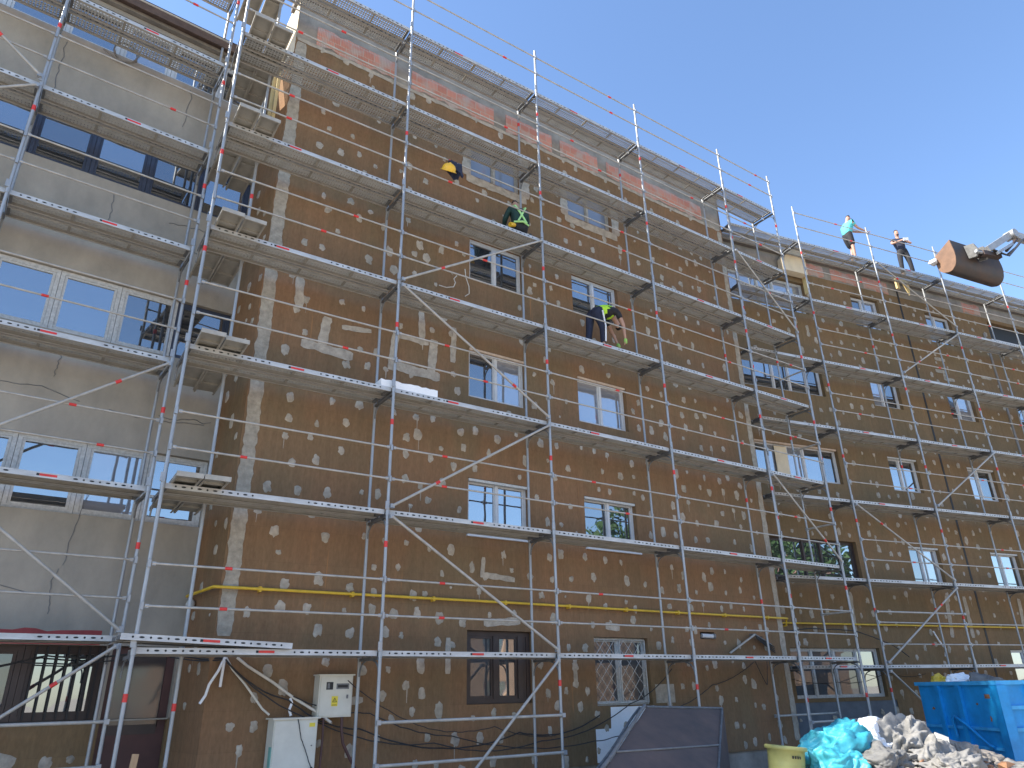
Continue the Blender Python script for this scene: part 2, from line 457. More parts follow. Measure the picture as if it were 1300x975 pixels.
STRIP = [0]
def strip(mb, pts, wd, k, y, seg=.06, rough=.14):
    """a ragged trowelled strip along a polyline in the wall plane"""
    L, Rr, Ce = [], [], []
    STRIP[0] += 1; y = y-.0004*(STRIP[0] % 9)
    ph = rnd.random()*40
    P = [Vector((p[0], p[1])) for p in pts]
    for a, b in zip(P, P[1:]):
        d = (b-a); n_ = max(2, int(d.length/seg)); dn = d.normalized(); pr = Vector((-dn.y, dn.x))
        for i in range(n_+1):
            c = a+d*i/n_
            e1 = wd*(1+rough*2*noise.noise(Vector((c.x*6+ph, c.y*6, 1)))+rnd.uniform(-.1, .1))
            e2 = wd*(1+rough*2*noise.noise(Vector((c.x*6+ph, c.y*6, 9)))+rnd.uniform(-.1, .1))
            if i in (0, n_): e1 *= .75; e2 *= .75
            L.append(c+pr*e1); Rr.append(c-pr*e2)
        y -= .0003; n = len(L); vs = [(p.x, y-.006, p.y) for p in L] + [(p.x, y-.006, p.y) for p in Rr]
        mb.add(vs, [(i, i+1, n+i+1, n+i) for i in range(n-1)], k); L, Rr = [], []

# ============================================================ middle block (brown)
WY = 1.0
MX0, MX1, MZ1 = -2.03, 10.30, 15.0
mid = empty('apartment_block', (0, WY, 0), 0, 'tall brown apartment block with grey adhesive dabs, behind the middle scaffold', 'building', 'apartment blocks under renovation')
COLS = [(1.98, 3.31), (4.66, 6.04)]
ROWS = [(4.22, 5.25), (6.84, 7.88), (9.45, 10.46), (12.05, 13.06)]
holes = [(a, b, c, d) for a, b in COLS for c, d in ROWS] + [(1.98, 3.31, 1.49, 2.63), (4.70, 6.06, 1.40, 2.58), (7.55, 7.98, 2.60, 2.74)]
wl = MB()
facade(wl, MX0, MX1, .48, 13.68, holes, 'ins', .17)
# returns and body
wl.quad((MX0, 0, .48), (MX0, 0, 13.3), (-2.2, 1.1, 13.3), (-2.2, 1.1, .48), 'ins')
wl.quad((MX0, 0, 13.3), (MX0, 0, MZ1), (-2.03, 8.0, MZ1), (-2.03, 8.0, 13.3), 'cream')
wl.quad((MX1, 0, .0), (MX1, 1.6, .0), (MX1, 1.6, MZ1), (MX1, 0, MZ1), 'ins')
wl.quad((MX0, .03, 13.68), (MX1, .03, 13.68), (MX1, .03, MZ1), (MX0, .03, MZ1), 'conc')
wl.quad((MX0, .0, 13.68), (MX1, .0, 13.68), (MX1, .03, 13.68), (MX0, .03, 13.68), 'conc')
wl.quad((MX0, .04, -.3), (MX1, .04, -.3), (MX1, .04, .48), (MX0, .04, .48), 'conc')
wl.quad((MX0, .0, .48), (MX1, .0, .48), (MX1, .04, .48), (MX0, .04, .48), 'conc')
wl.box((MX0+.01, .25, -.3), (MX1-.01, 9.0, MZ1-.01), 'conc')
wl.box((MX0-.06, -.02, MZ1-.18), (MX1+.06, .5, MZ1), 'tile')
MIDWALL = wl
# adhesive dabs, corner strip, big trowelled figures
pt = MB()
def blocked(x, z, m=.1): return any(a-m < x < b+m and c-m < z < d+m for a, b, c, d in holes)
def dab_field(mb, x0, x1, z0, z1, y, dx, dz, keep, blk, scale=1.0, xs_=.3, kk=('patch', 'patch', 'patch2')):
    z = z0; row = 0
    while z < z1:
        x = x0 + (row % 2)*dx*.5
        while x < x1:
            px, pz = x+rnd.uniform(-xs_, xs_)*dx, z+rnd.uniform(-.26, .26)*dz
            if rnd.random() < keep and not blk(px, pz) and x0 < px < x1:
                s = scale*rnd.uniform(.55, 1.15)
                dab(mb, px, pz, .066*s, .084*s*rnd.uniform(.75, 1.25), rnd.choice(kk), y, rnd.random() < .08)
            elif rnd.random() < .08 and not blk(px, pz) and x0 < px < x1:
                dab(mb, px, pz, .022, .025, rnd.choice(kk), y, False, 8)
            x += dx
        z += dz; row += 1
dab_field(pt, -1.68, 10.05, .62, 13.6, 0, .46, .37, .74, blocked)
strip(pt, [(-1.90, 2.45), (-1.89, 5.2), (-1.91, 8.4), (-1.90, 13.6)], .105, 'patch2', 0, .07, .13)
strip(pt, [(10.19, .6), (10.19, 6.0), (10.18, 13.6)], .085, 'patch2', 0, .07, .15)
for pl, wd in (([(-1.28, 7.13), (-.36, 7.08)], .085), ([(-.93, 7.15), (-.86, 7.72)], .085), ([(-.6, 7.6), (-.05, 7.66)], .05),
               ([(-1.42, 8.35), (-1.38, 7.75)], .075), ([(.36, 7.0), (.43, 7.75)], .07), ([(.43, 7.1), (1.35, 7.08)], .09),
               ([(1.16, 7.1), (1.22, 7.82)], .085), ([(.95, 7.78), (.93, 8.35)], .07), ([(1.62, 7.45), (1.64, 8.2)], .06), ([(.45, 7.72), (1.1, 7.72)], .05),
               ([(1.62, 1.95), (1.62, 2.5)], .05), ([(4.22, 1.75), (4.22, 2.3)], .045), ([(4.2, 1.72), (4.24, 1.82)], .07), ([(2.3, 2.75), (3.05, 2.8)], .06),
               ([(2.3, 3.55), (2.95, 3.5)], .05), ([(2.27, 3.5), (2.3, 3.85)], .04), ([(5.0, 2.78), (5.35, 2.76)], .07), ([(7.2, 10.9), (7.6, 10.9)], .1), ([(-.45, 1.55), (.2, 1.6)], .05)):
    strip(pt, pl, wd, 'patch', -.002)
for a, b in COLS:                         # filled surround of the top floor openings
    strip(pt, [(a-.1, 12.0), (a-.1, 13.14)], .1, 'patch', -.003); strip(pt, [(b+.12, 12.0), (b+.12, 13.14)], .12, 'patch', -.003)
    strip(pt, [(a-.1, 13.15), (b+.12, 13.15)], .075, 'patch', -.004); strip(pt, [(a-.1, 11.93), (b+.15, 11.93)], .1, 'patch', -.004)
strip(pt, [(-2.0, 13.66), (10.2, 13.66)], .045, 'patch', -.003, .14, .5)
# dabs on the return wall
ra = math.atan2(1.1, -.17)
def onret(mb2):
    out = MB()
    return out
sub = MB()
dab_field(sub, .1, 1.05, .7, 11.5, 0, .5, .42, .7, lambda x, z: False)
ca, sa = math.cos(ra), math.sin(ra)
tv = []
for (x, y, z) in sub.v: tv.append((MX0 + x*ca + (-y)*sa*-1, x*sa, z))
nx, ny = -sa, ca                           # outward normal of the return (towards -x)
tv = [(MX0 + x*ca + nx*(-y), x*sa + ny*(-y), z) for (x, y, z) in sub.v]
o_ = len(pt.v); pt.v += tv
for f_, m_, s_ in zip(sub.f, sub.m, sub.sm):
    pt.f.append(tuple(o_+i for i in f_)); pt.m.append(pt.mi(sub.mats[m_])); pt.sm.append(s_)
merge(wl, pt); wl.build('wall', mid)
# exposed hollow brick above the top floor
for a, b in ((-1.62, .15), (.5, 2.62), (2.95, 4.3), (4.55, 5.75), (6.05, 9.55)):
    bk = MB(); n_ = max(6, int((b-a)/.16)); top, bot = [], []
    for i in range(n_+1):
        x = a+(b-a)*i/n_
        top.append((x, .018, 14.24+rnd.uniform(-.03, .03))); bot.append((x, .018, 13.76+rnd.uniform(-.05, .05)))
    bk.add(top+bot, [(i, n_+1+i, n_+2+i, i+1) for i in range(n_)], 'brick')
    bk.build('exposed_brick', mid)
ib = MB()
ib.box((-2.16, .5, 11.4), (-2.09, .58, 13.2), 'board'); ib.box((-2.19, .72, 11.2), (-2.12, .84, 13.3), 'board')
ib.build('insulation_edge', mid)
gl_sets = {(0, 0): ['glass', 'glass'], (0, 1): ['glass_dark', 'glass_curtain'], (0, 2): ['glass', 'glass_dark'], (0, 3): ['glass_film']*2,
           (1, 0): ['glass_dark', 'glass_dark'], (1, 1): ['glass_curtain', 'glass_curtain'], (1, 2): ['glass', 'glass'], (1, 3): ['glass_film']*2}
for ci, (a, b) in enumerate(COLS):
    for ri, (c, d) in enumerate(ROWS):
        window(mid, a+.004, b-.004, c+.004, d-.004, .10, 'pvc' if ri < 3 else 'patch2', (.5,), gl_sets[(ci, ri)],
               sill='pvc' if ri == 0 else None, lintel='wood_lintel' if ri == 1 else ('pvc_raw' if ri == 0 else None))
window(mid, 1.985, 3.305, 1.495, 2.625, .09, 'brownframe', (.46, .84), ['glass_low', 'glass_shop', 'glass_door'], fw_=.075)
gw = window(mid, 4.705, 6.055, 1.405, 2.575, .10, 'pvc_raw', (.48,), ['glass_low', 'glass_low'])
gr = MB()
def clip(a, b, lo, hi):
    return max(lo, min(hi, a)), max(lo, min(hi, b))
x0, x1, z0, z1 = 4.74, 6.02, 1.44, 2.54
for sgn in (1, -1):
    c = -3.0
    while c < 4:
        pts = []
        for i in range(61):
            x = x0+(x1-x0)*i/60; z = (z0 + (x-x0)*1.15 + c) if sgn > 0 else (z1 - (x-x0)*1.15 - c)
            if z0 <= z <= z1: pts.append((x, .065, z))
        if len(pts) > 2: gr.tube(pts[0], pts[-1], .006, 'pvc_raw', 5)
        c += .27
for zz in (z0, z1): gr.tube((x0, .065, zz), (x1, .065, zz), .012, 'pvc_raw', 6)
for xx in (x0, (x0+x1)/2, x1): gr.tube((xx, .065, z0), (xx, .065, z1), .012, 'pvc_raw', 6)
gr.build('window_grille', mid)
vp = MB(); vp.box((7.56, .12, 2.605), (7.97, .16, 2.735), 'black'); vp.tube((7.62, .03, 2.665), (7.90, -.02, 2.655), .045, 'pvc', 12); vp.tube((7.90, -.02, 2.655), (7.95, -.03, 2.653), .055, 'greycond', 12)
vp.build('vent_pipe', mid)
bare = MB()   # bare white wall where the insulation is missing under the grilled window
bare.add([(5.0, -.004, 1.38), (6.08, -.004, 1.38), (6.10, -.004, .5), (4.62, -.004, .5), (4.62, -.004, 1.03), (4.98, -.004, 1.03)], [(0, 1, 2, 3, 4, 5)][::-1], 'foam')
bare.box((6.15, -.006, 1.42), (6.65, .0, 1.75), 'patch2')
bare.build('bare_wall', mid)

# ============================================================ right block
rb = empty('apartment_block', RW(0, 1.0, 0), RT, 'brown apartment block turned to the street, behind the right scaffold with men on top', 'building', 'apartment blocks under renovation')
RROWS = [(4.20, 5.22), (6.82, 7.85), (9.46, 10.48), (12.2, 13.3)]
RC = [(2.87, 4.07), (6.22, 7.45), (9.55, 10.8), (12.9, 14.1), (16.2, 17.4)]
rh = [(-2.05, .93, c, d) for c, d in RROWS] + [(a, b, c, d) for a, b in RC[:2] for c, d in RROWS] + [(a, b, c, d) for a, b in RC[2:] for c, d in RROWS[:3]]
rh += [(-1.92, .99, 1.38, 2.52), (5.95, 7.25, 1.35, 2.50), (9.4, 14.6, 12.55, 13.55), (9.5, 10.8, 1.35, 2.5)]
wl = MB()
facade(wl, -3.12, 26, 1.3, 13.68, rh, 'ins2', .18)
wl.quad((-3.12, 0, 13.68), (26, 0, 13.68), (26, 0, 14.18), (-3.12, 0, 14.18), 'conc')
facade(wl, -3.12, 1.25, -.3, 1.3, [], 'plinth', y=.02); facade(wl, 1.25, 26, -.3, 1.3, [], 'ins2', y=0)
wl.box((-3.1, .3, -.3), (26, 9, 14.15), 'conc')
wl.box((-3.1, -.18, 14.18), (26, 9, 14.30), 'tile')
pt = MB()
def rblk(x, z, m=.1): return any(a-m < x < b+m and c-m < z < d+m for a, b, c, d in rh) or abs(x-5.13) < .1
dab_field(pt, -2.9, 17, 1.0, 13.5, 0, .50, .40, .80, rblk, 1.02, kk=('patch2', 'patch2', 'patch'))
for xx in (.35, 3.9, 4.6, 6.9):
    strip(pt, [(xx+rnd.uniform(-.2, .2), 2.8), (xx, 3.9)], .07, 'patch2', -.002)
for q_ in ((6.0, 11.1), (6.3, 10.85), (6.1, 11.55), (8.2, 11.2)): strip(pt, [(q_[0], q_[1]), (q_[0]+.5, q_[1])], .06, 'patch2', -.002)
merge(wl, pt); wl.build('wall', rb)
for a, b in ((.95, 1.9), (2.2, 3.3), (3.6, 4.7), (8.3, 9.2)):
    bk = MB(); n_ = 8; top = [(a+(b-a)*i/n_, -.005, 14.12+rnd.uniform(-.03, .03)) for i in range(n_+1)]; bot = [(a+(b-a)*i/n_, -.005, 13.72+rnd.uniform(-.05, .05)) for i in range(n_+1)]
    bk.add(top+bot, [(i, n_+1+i, n_+2+i, i+1) for i in range(n_)], 'brick')
    bk.build('exposed_brick', rb)
jt = MB(); jt.box((5.09, -.008, .4), (5.165, .02, 13.9), 'black'); jt.box((9.0, -.03, .4), (9.09, .02, 13.0), 'greycond'); jt.build('joint_and_shade_strip', rb)  # black expansion joint; the grey strip stands in for corner shading
for ri, (c, d) in enumerate(RROWS):
    gsets = [['glass_dark', 'glass', 'glass_dark', 'glass_dark', 'glass'], ['glass', 'glass_curtain', 'glass_curtain', 'glass', 'glass_dark'], ['glass_dark', 'glass', 'glass_dark', 'glass', 'glass_dark'], ['glass_curtain']*5][ri]
    fr = ['brownframe', 'pvc', 'pvc', 'pvc_raw'][ri]
    window(rb, -2.045, .925, c+.004, d-.004, .11, fr, (.17, .40, .60, .82), gsets, lintel='wood_lintel' if ri == 1 else None)
    for ci, (a, b) in enumerate(RC):
        if ri == 3 and ci > 1: continue
        gset = [['glass_dark', 'glass_curtain'], ['glass', 'glass'], ['glass_curtain', 'glass_dark']][(ri+ci) % 3]
        window(rb, a+.004, b-.004, c+.004, d-.004, .11, 'pvc', (.45,), gset, lintel='pvc_raw' if ri in (0, 1) else None)
pn = MB(); pn.box((-1.28, .085, 6.83), (-.86, .105, 7.75), 'cream'); pn.build('blank_panel', rb)
window(rb, -1.915, .985, 1.385, 2.515, .10, 'pvc_raw', (.25, .5, .75), ['glass_low', 'glass_low', 'glass_low', 'glass_shop'])
window(rb, 5.955, 7.245, 1.355, 2.495, .10, 'pvc', (.5,), ['glass_curtain', 'glass_curtain'])
window(rb, 9.505, 10.795, 1.355, 2.495, .10, 'pvc', (.5,), ['glass', 'glass_dark'])
lg = MB(); lg.box((9.41, .172, 12.56), (14.59, .20, 13.54), 'black'); lg.build('loggia_shade_sheet', rb)  # black sheet painted in place of the shaded depth of the open loggia
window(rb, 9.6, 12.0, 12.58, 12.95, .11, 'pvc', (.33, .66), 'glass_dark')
cr = MB(); cr.prism([(-.05, -.05, 13.45), (.88, -.05, 13.45), (.88, -.05, 14.3), (.28, -.05, 14.3), (-.02, -.05, 13.9)], (0, -.25, 0), 'cream')
cr.box((.90, -.16, 12.9), (.96, -.02, 14.2), 'board'); cr.build('cream_parapet', rb)
fo = empty('insulation_offcut', RW(4.86, .73, 13.72), RT, 'yellowish insulation offcut leaning on the right block just below its top deck', 'offcut')
q_ = MB(); q_.prism([(0, 0, .5), (.32, 0, .42), (.36, 0, .38), (.52, 0, -.05), (.60, 0, .36), (.62, 0, .44), (.34, 0, .52)][::-1], (0, .06, 0), 'board'); q_.box((-.02, -.01, .10), (.10, .05, .48), 'board'); q_.build('foam_board', fo)

# ============================================================ left block (grey loggias)
lb = empty('apartment_block', LO, LT, 'grey rendered apartment block with glazed loggia bands, left of the brown blocks', 'building', 'apartment blocks under renovation')
BX0 = -17.0
LROWS = [(4.12, 5.20), (6.84, 7.90), (9.74, 10.76), (12.40, 13.32)]
lh = [(BX0+.5, -.02, c, d) for c, d in LROWS] + [(BX0+.5, -.98, 1.42, 2.36), (-.92, -.06, .02, 2.36)]
wl = MB()
facade(wl, BX0, 0, 1.40, 13.42, [h for h in lh if h[2] > 1.41] + [(-.92, -.06, 1.42, 2.36)], 'grey', .2)
facade(wl, BX0, 0, -.3, 1.40, [(-.92, -.06, .02, 1.40)], 'ins2', .2)
facade(wl, BX0, 0, 1.40, 1.42, [(-.92, -.06, 1.40, 1.42)], 'ins2', .2)
wl.box((BX0, .35, -.3), (.2, 8, 13.4), 'conc')
wl_left = wl
fs_ = MB(); 
n_ = 60
tp = [(-9+7.9*i/n_, -.006, 2.55+.04*noise.noise(Vector((i*.5, 0, 3)))+rnd.uniform(-.012, .012)) for i in range(n_+1)]; bt = [(-9+7.9*i/n_, -.006, 2.365) for i in range(n_+1)]
fs_.add(tp+bt, [(i, n_+1+i, n_+2+i, i+1) for i in range(n_)], 'red_band'); fs_.build('red_stripe', lb)
pt = MB(); dab_field(pt, -6, -1.05, .3, 1.32, 0, .55, .36, .6, lambda x, z: False, 1.2); dab(pt, -2.0, .95, .2, .14, 'patch', 0); dab(pt, -2.3, .7, .25, .1, 'patch', 0)
merge(wl_left, pt); wl_left.build('wall', lb)
# old cracks and plaster seams in the render
for (x, z, L, hor) in ((-1.6, 5.75, 1.4, 1), (-3.2, 5.9, 1.2, 1), (-1.75, 3.4, 1.1, 0), (-1.4, 11.4, .9, 0), (-2.2, 8.6, .9, 0), (-2.6, 8.9, 2, 1), (-1.8, 2.75, .6, 0), (-.9, 5.8, .8, 1), (-3.6, 3.1, 1.6, 1), (-.6, 8.3, .7, 0), (-3.4, 11.0, 1.2, 0), (-1.3, 9.3, 1.0, 1), (-2.4, 6.1, .5, 0)):
    cr_ = MB(); P = [Vector((x, -.004, z))]
    for i in range(14): P.append(P[-1]+(Vector((L/14, 0, rnd.uniform(-.03, .03))) if hor else Vector((rnd.uniform(-.025, .025), 0, L/14))))
    cr_.path(P, .006, 'steel_dark', 4); cr_.build('render_crack', lb)
LM = .87
for ri, (c, d) in enumerate(LROWS):
    fr = ['pvc_raw', 'pvc_raw', 'blueframe', 'pvc'][ri]
    x = -.025; k = 0
    while x > -9.5:
        x2 = x-LM
        gs = [['glass', 'glass_curtain', 'glass'], ['glass_dark', 'glass_dark', 'glass', 'glass'], ['glass', 'glass_dark', 'glass', 'glass_dark'], ['glass', 'glass', 'glass_curtain']][ri]
        f_ = 'blueframe' if (k == 0 and ri in (1, 2)) else fr
        window(lb, x2+.003, x-.003, c+.005, d-.005, .08, f_, (), gs[k % len(gs)], fw_=.06, hbars=(.38,) if ri == 0 else ())
        x = x2; k += 1
x = -1.0
for k in range(5):
    window(lb, x-.95, x, 1.425, 2.355, .08, 'brownframe', (), 'glass_shop' if k == 0 else 'glass_low', fw_=.07); x -= .955
bars = MB()
for k in range(7): bars.box((-1.07-.125*k-.012, .03, 1.44), (-1.07-.125*k+.012, .05, 2.34), 'black')
bars.build('window_bars', lb)
dr = MB(); dr.box((-.915, .1, .02), (-.065, .16, 1.30), 'door'); dr.box((-.915, .1, 1.30), (-.82, .16, 2.35), 'door'); dr.box((-.17, .1, 1.30), (-.065, .16, 2.35), 'door')
dr.box((-.82, .101, 2.26), (-.17, .16, 2.35), 'door'); dr.box((-.80, .09, 1.22), (-.18, .1, 1.34), 'brownframe')
do = dr.build('door', lb)
p = MB(); p.box((-.83, .13, 1.29), (-.16, .14, 2.27), 'glass_door'); p.build('pane', do)
p = MB(); p.tube((-.83, .05, 1.05), (-.83, .05, 1.18), .012, 'steel'); p.tube((-.83, .05, 1.05), (-.83, .1, 1.05), .01, 'steel'); p.tube((-.83, .05, 1.18), (-.83, .1, 1.18), .01, 'steel'); p.build('handle', do)
rf = MB()
rf.box((BX0, -.20, 13.50), (.1, .6, 13.58), 'roof'); rf.box((BX0, -.23, 13.46), (.1, -.2, 13.66), 'roof'); rf.box((BX0, -.10, 13.425), (.1, -.0, 13.49), 'conc')
rf.prism([(BX0, -.24, 13.68), (BX0, 4.0, 15.0), (BX0, 8.0, 13.7)][::-1], (-BX0+.1, 0, 0), 'tile')
rf.build('roof', lb)
# fittings on the left block
lp = empty('wall_lamp', (-2.13, 1.93, 2.95), 0, 'small pale lamp on the narrow brown return wall beside the yellow pipe end', 'lamp')
q_ = MB(); q_.tube((0, 0, 0), (-.10, -.06, .02), .018, 'black'); q_.path([(-.09, -.07, .06), (-.10, -.08, .02), (-.11, -.09, -.03), (-.115, -.095, -.06)], .05, 'pvc_raw', 12, [.02, .06, .065, .05]); q_.build('shade', lp)
cc = MB()
P = []
for i in range(90):
    a = i*.33; P.append((.19*math.cos(a)+.02*noise.noise(Vector((i*.3, 1, 0))), -.03-.05*rnd.random(), .21*math.sin(a)+.02*noise.noise(Vector((i*.3, 5, 0)))))
cc.path(P, .011, 'greycond', 6)
P = [(.2+.02*math.sin(i), -.05, .15-.04*i) for i in range(7)] + [(.14-.06*i, -.05, -.16-.05*math.sin(i*.5)) for i in range(9)]
cc.path(P, .017, 'greycond', 6)
coil_o = cc.build('cable_coil', None, LO+Vector((-2.55*math.cos(LT), -2.55*math.sin(LT)-.04, 12.42)), LT)
tag(coil_o, 'coil of cable hung on the grey block under its top floor windows', 'cable coil')

# ============================================================ scaffolds
def deck_mesh(L, name, red_at=None, ins=.03, plate='plate'):
    d = MB(); h = .07; z1 = 0.035; z0 = z1-h
    for p in range(2):
        y0 = .045+p*.35; y1 = y0+.298
        d.box((ins, y0+.004, z1-.006), (L-ins, y1-.004, z1), plate)
        for k_ in range(3):   # pressed ribs under the plate
            yy = y0+.07+k_*.0875
            d.box((ins, yy-.012, z1-.016), (L-ins, yy+.012, z1-.0065), plate)
        for s_, yy in ((0, y0), (1, y1)):
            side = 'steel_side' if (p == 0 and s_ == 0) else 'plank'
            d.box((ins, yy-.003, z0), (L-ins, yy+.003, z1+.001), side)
            a, b = (yy+.004, yy+.032) if s_ == 0 else (yy-.032, yy-.004)
            d.box((ins, a, z0), (L-ins, b, z0+.004), 'steel_rail')
        nc = int(L/.75)
        for k_ in range(1, nc): d.box((L*k_/nc-.02, y0+.035, z1-.03), (L*k_/nc+.02, y1-.035, z1-.017), 'plank')
        for xx in (ins, L-ins-.04): d.box((xx, y0+.004, z0+.006), (xx+.04, y1-.004, z1-.018), 'steel_dark')
    # side holes: dark discs paint the shade inside, blank stretch in the middle
    def disc(x, yy, rx, rz):
        n = 10
        d.add([(x+rx*math.cos(2*math.pi*i/n), yy, .002+rz*math.sin(2*math.pi*i/n)) for i in range(n)], [tuple(range(n))], 'hole')
    for yy in (.045-.0042, .395-.0042):
        x = .16; i = 0
        while x < L-.12:
            if abs(x-L/2) > .34 or L < 2.2:
                if i % 2: disc(x, yy, .030, .0115)
                else: disc(x, yy, .0135, .0135)
            x += .098; i += 1
    if red_at is not None:
        xr = L*red_at
        d.box((xr-.10, .0385, -.012), (xr+.10, .0408, .018), 'red'); d.box((xr-.135, .0386, -.012), (xr-.103, .0406, .018), 'hole')
    o = d.build(name); return o

def scaffold(name, loc, rz, xs, zlev, inner_top, braces, label, group, skip_rail=(), base=.0, rail_y=0.0, ledgers=(), red_seed=1, ends=(), inner_shift={}, nodeck=(), top_ext=1.24, first_deck_red=True):
    """facade scaffold: standards, planks, rails, brackets and braces, each a part of its own"""
    rr = random.Random(red_seed)
    root = empty(name, loc, rz, label, 'scaffold', group)
    def standard(x, y, ztop, inner):
        s = MB(); r = .0242
        s.tube((x, y, base+.12), (x, y, ztop), r, 'steel', 12)
        s.tube((x, y, base), (x, y, base+.14), .018, 'steel_dark', 8); s.box((x-.075, y-.075, base), (x+.075, y+.075, base+.008), 'steel_dark')
        for i, z in enumerate(zlev):
            if z > ztop+.1: continue
            s.tube((x, y, z-.055), (x, y, z+.055), r+.006, 'steel', 12)           # spigot joint
            if not inner:
                for hh in (.5, 1.0):
                    if z+hh < ztop+.02: s.box((x-.018, y-.05, z+hh-.045), (x+.018, y-.02, z+hh+.045), 'steel')
                s.box((x-.05, y-.036, z+.03), (x+.01, y-.02, z+.15), 'steel')
            if rr.random() < (.75 if not inner else .2):
                zz = z-.62+rr.uniform(-.22, .22)
                s.tube((x, y, zz-.045), (x, y, zz+.045), r+.003, 'red', 12)
        return s.build('standard', root)
    for i, x in enumerate(xs):
        standard(x, 0, zlev[-1]+top_ext, False)
        standard(x+inner_shift.get(i, 0), .73, inner_top, True)
    # brackets: the frame head under each deck, with gusset arcs at both standards
    br = MB()
    br.box((-.014, .024, -.085), (-.002, .706, -.045), 'steel_dark'); br.box((.014, .024, -.085), (.026, .706, -.045), 'steel_dark')
    for s_ in (0, 1):
        P = []
        for i in range(8):
            a = i/7*math.pi/2
            yy = .024+.20*(1-math.cos(a)) ; zz = -.29+.20*math.sin(a)
            P.append((0, yy if not s_ else .73-yy, zz))
        br.path(P, .012, 'steel_dark', 6)
    proto = None
    for x in xs:
        for z in zlev:
            if proto is None: proto = br.build('bracket', root, (x, 0, z))
            else: copy(proto, root, (x, 0, z))
    # decks
    cache = {}
    for bi in range(len(xs)-1):
        L = xs[bi+1]-xs[bi]
        for li, z in enumerate(zlev):
            if (bi, li) in nodeck: continue
            red = rr.choice([None, None, .52, .36, .5])
            pk = 'plate_open' if li >= 5 else 'plate'; key = (round(L, 3), red, pk)
            if key not in cache:
                o = deck_mesh(L, 'deck', red, plate=pk); cache[key] = o; o.parent = root; o.location = (xs[bi], 0, z)
            else: copy(cache[key], root, (xs[bi], 0, z))
    # guard rails
    rc = {}
    for bi in range(len(xs)-1):
        L = xs[bi+1]-xs[bi]
        for li, z in enumerate(zlev):
            for hh in (.5, 1.0):
                if (bi, li, hh) in skip_rail: continue
                ra_ = rr.choice([None, None, .3, .55, .72])
                key = (round(L, 3), ra_)
                if key not in rc:
                    t = MB(); t.tube((.03, -.035, 0), (L-.03, -.035, 0), .0152, 'steel_rail', 8)
                    for e in (.03, L-.075): t.box((e, -.043, -.022), (e+.045, -.027, .022), 'steel')
                    if ra_: t.tube((L*ra_-.045, -.035, 0), (L*ra_+.045, -.035, 0), .021, 'red', 8)
                    rc[key] = t.build('guard_rail', root, (xs[bi], rail_y, z+hh))
                else: copy(rc[key], root, (xs[bi], rail_y, z+hh))
    for (xa, za, xb, zb) in braces:
        t = MB(); a = Vector((xa, -.065, za)); b = Vector((xb, -.065, zb)); t.tube(a, b, .0215, 'steel_rail', 9)
        for e, o2 in ((a, b), (b, a)): t.box(e-Vector((.03, .014, .03)), e+Vector((.03, .05, .03)), 'steel')
        if rr.random() < .7:
            c_ = a.lerp(b, rr.choice([.25, .75])); dd = (b-a).normalized()*.04; t.tube(c_-dd, c_+dd, .0255, 'red', 9)
        t.build('brace', root)
    for (xa, ya, xb, yb, z) in ledgers:
        t = MB(); t.tube((xa, ya, z), (xb, yb, z), .0215, 'steel_rail', 9)
        for e in (Vector((xa, ya, z)), Vector((xb, yb, z))): t.box(e-Vector((.03, .03, .03)), e+Vector((.03, .03, .03)), 'steel')
        t.build('ledger', root)
    ties = MB()
    return root

zl = [2.2+2*i for i in range(7)]
mx = [-3.12, 0, 3.115, 6.23, 9.32, 11.45]
mid_br = [(.05, 8.24, 3.06, 10.12), (.05, 8.12, 3.06, 6.28), (3.06, 6.12, .05, 4.28), (.05, 4.12, 3.06, 2.28), (3.06, 2.12, .9, .1),
          (9.37, 12.12, 11.40, 10.28), (9.37, 6.1, 11.4, 4.3)]
mid_led = [(0, -.05, 3.115, -.05, 1.32), (0, -.05, 3.115, -.05, .80), (11.45, 0, 11.45, .73, 3.2), (11.45, 0, 11.45, .73, 5.2), (11.45, 0, 11.45, .73, 7.2), (11.45, 0, 11.45, .73, 9.2),
           (9.32, -.05, 11.45, -.05, 1.0), (9.32, .78, 11.45, .78, 1.1)]
scaffold('scaffold', (0, 0, 0), 0, mx, zl, 14.2, mid_br, 'galvanised scaffold of five bays along the middle brown block, seven decks high', 'facade scaffolds',
         ledgers=mid_led, red_seed=5, inner_shift={0: .67})
zr = [2.055+2*i for i in range(7)]
rx_ = [-2.57, 0, 3.04, 6.08, 9.12, 12.16, 15.2]
rbr = [(3.09, 13.95, 6.03, 12.2), (6.03, 11.95, 3.09, 10.15), (6.03, 7.95, 3.09, 6.15), (.05, 5.95, 2.99, 4.15), (2.99, 3.95, .05, 2.15), (.05, 1.95, 2.2, .2)]
scaffold('scaffold', RO, RT, rx_, zr, 14.05, rbr, 'galvanised scaffold slightly angled along the right brown block, two men on top', 'facade scaffolds', red_seed=9,
         skip_rail={(0, i, h) for i in range(7) for h in (.5, 1.0)}, ledgers=[(0, -.05, 3.04, -.05, 3.3)])
zL = [2.40+2*i for i in range(7)]
lx = [-10.12, -7.59, -5.06, -2.53, 0]
lbr = [(-.05, 6.3, -2.48, 4.5), (-2.48, 4.3, -.05, 2.5), (-.05, 2.3, -2.48, .5), (-2.58, 10.3, -5.0, 8.5), (-5.0, 12.3, -2.58, 10.5)]
scaffold('scaffold', (-3.150524, 1.116237, 0), R(3.67), lx, zL, 14.4, lbr, 'galvanised scaffold set back in front of the grey loggia block at left', 'facade scaffolds', red_seed=3,
         ledgers=[(-2.53, -.05, 0, -.05, 1.42), (-2.53, -.05, 0, -.05, .92)])

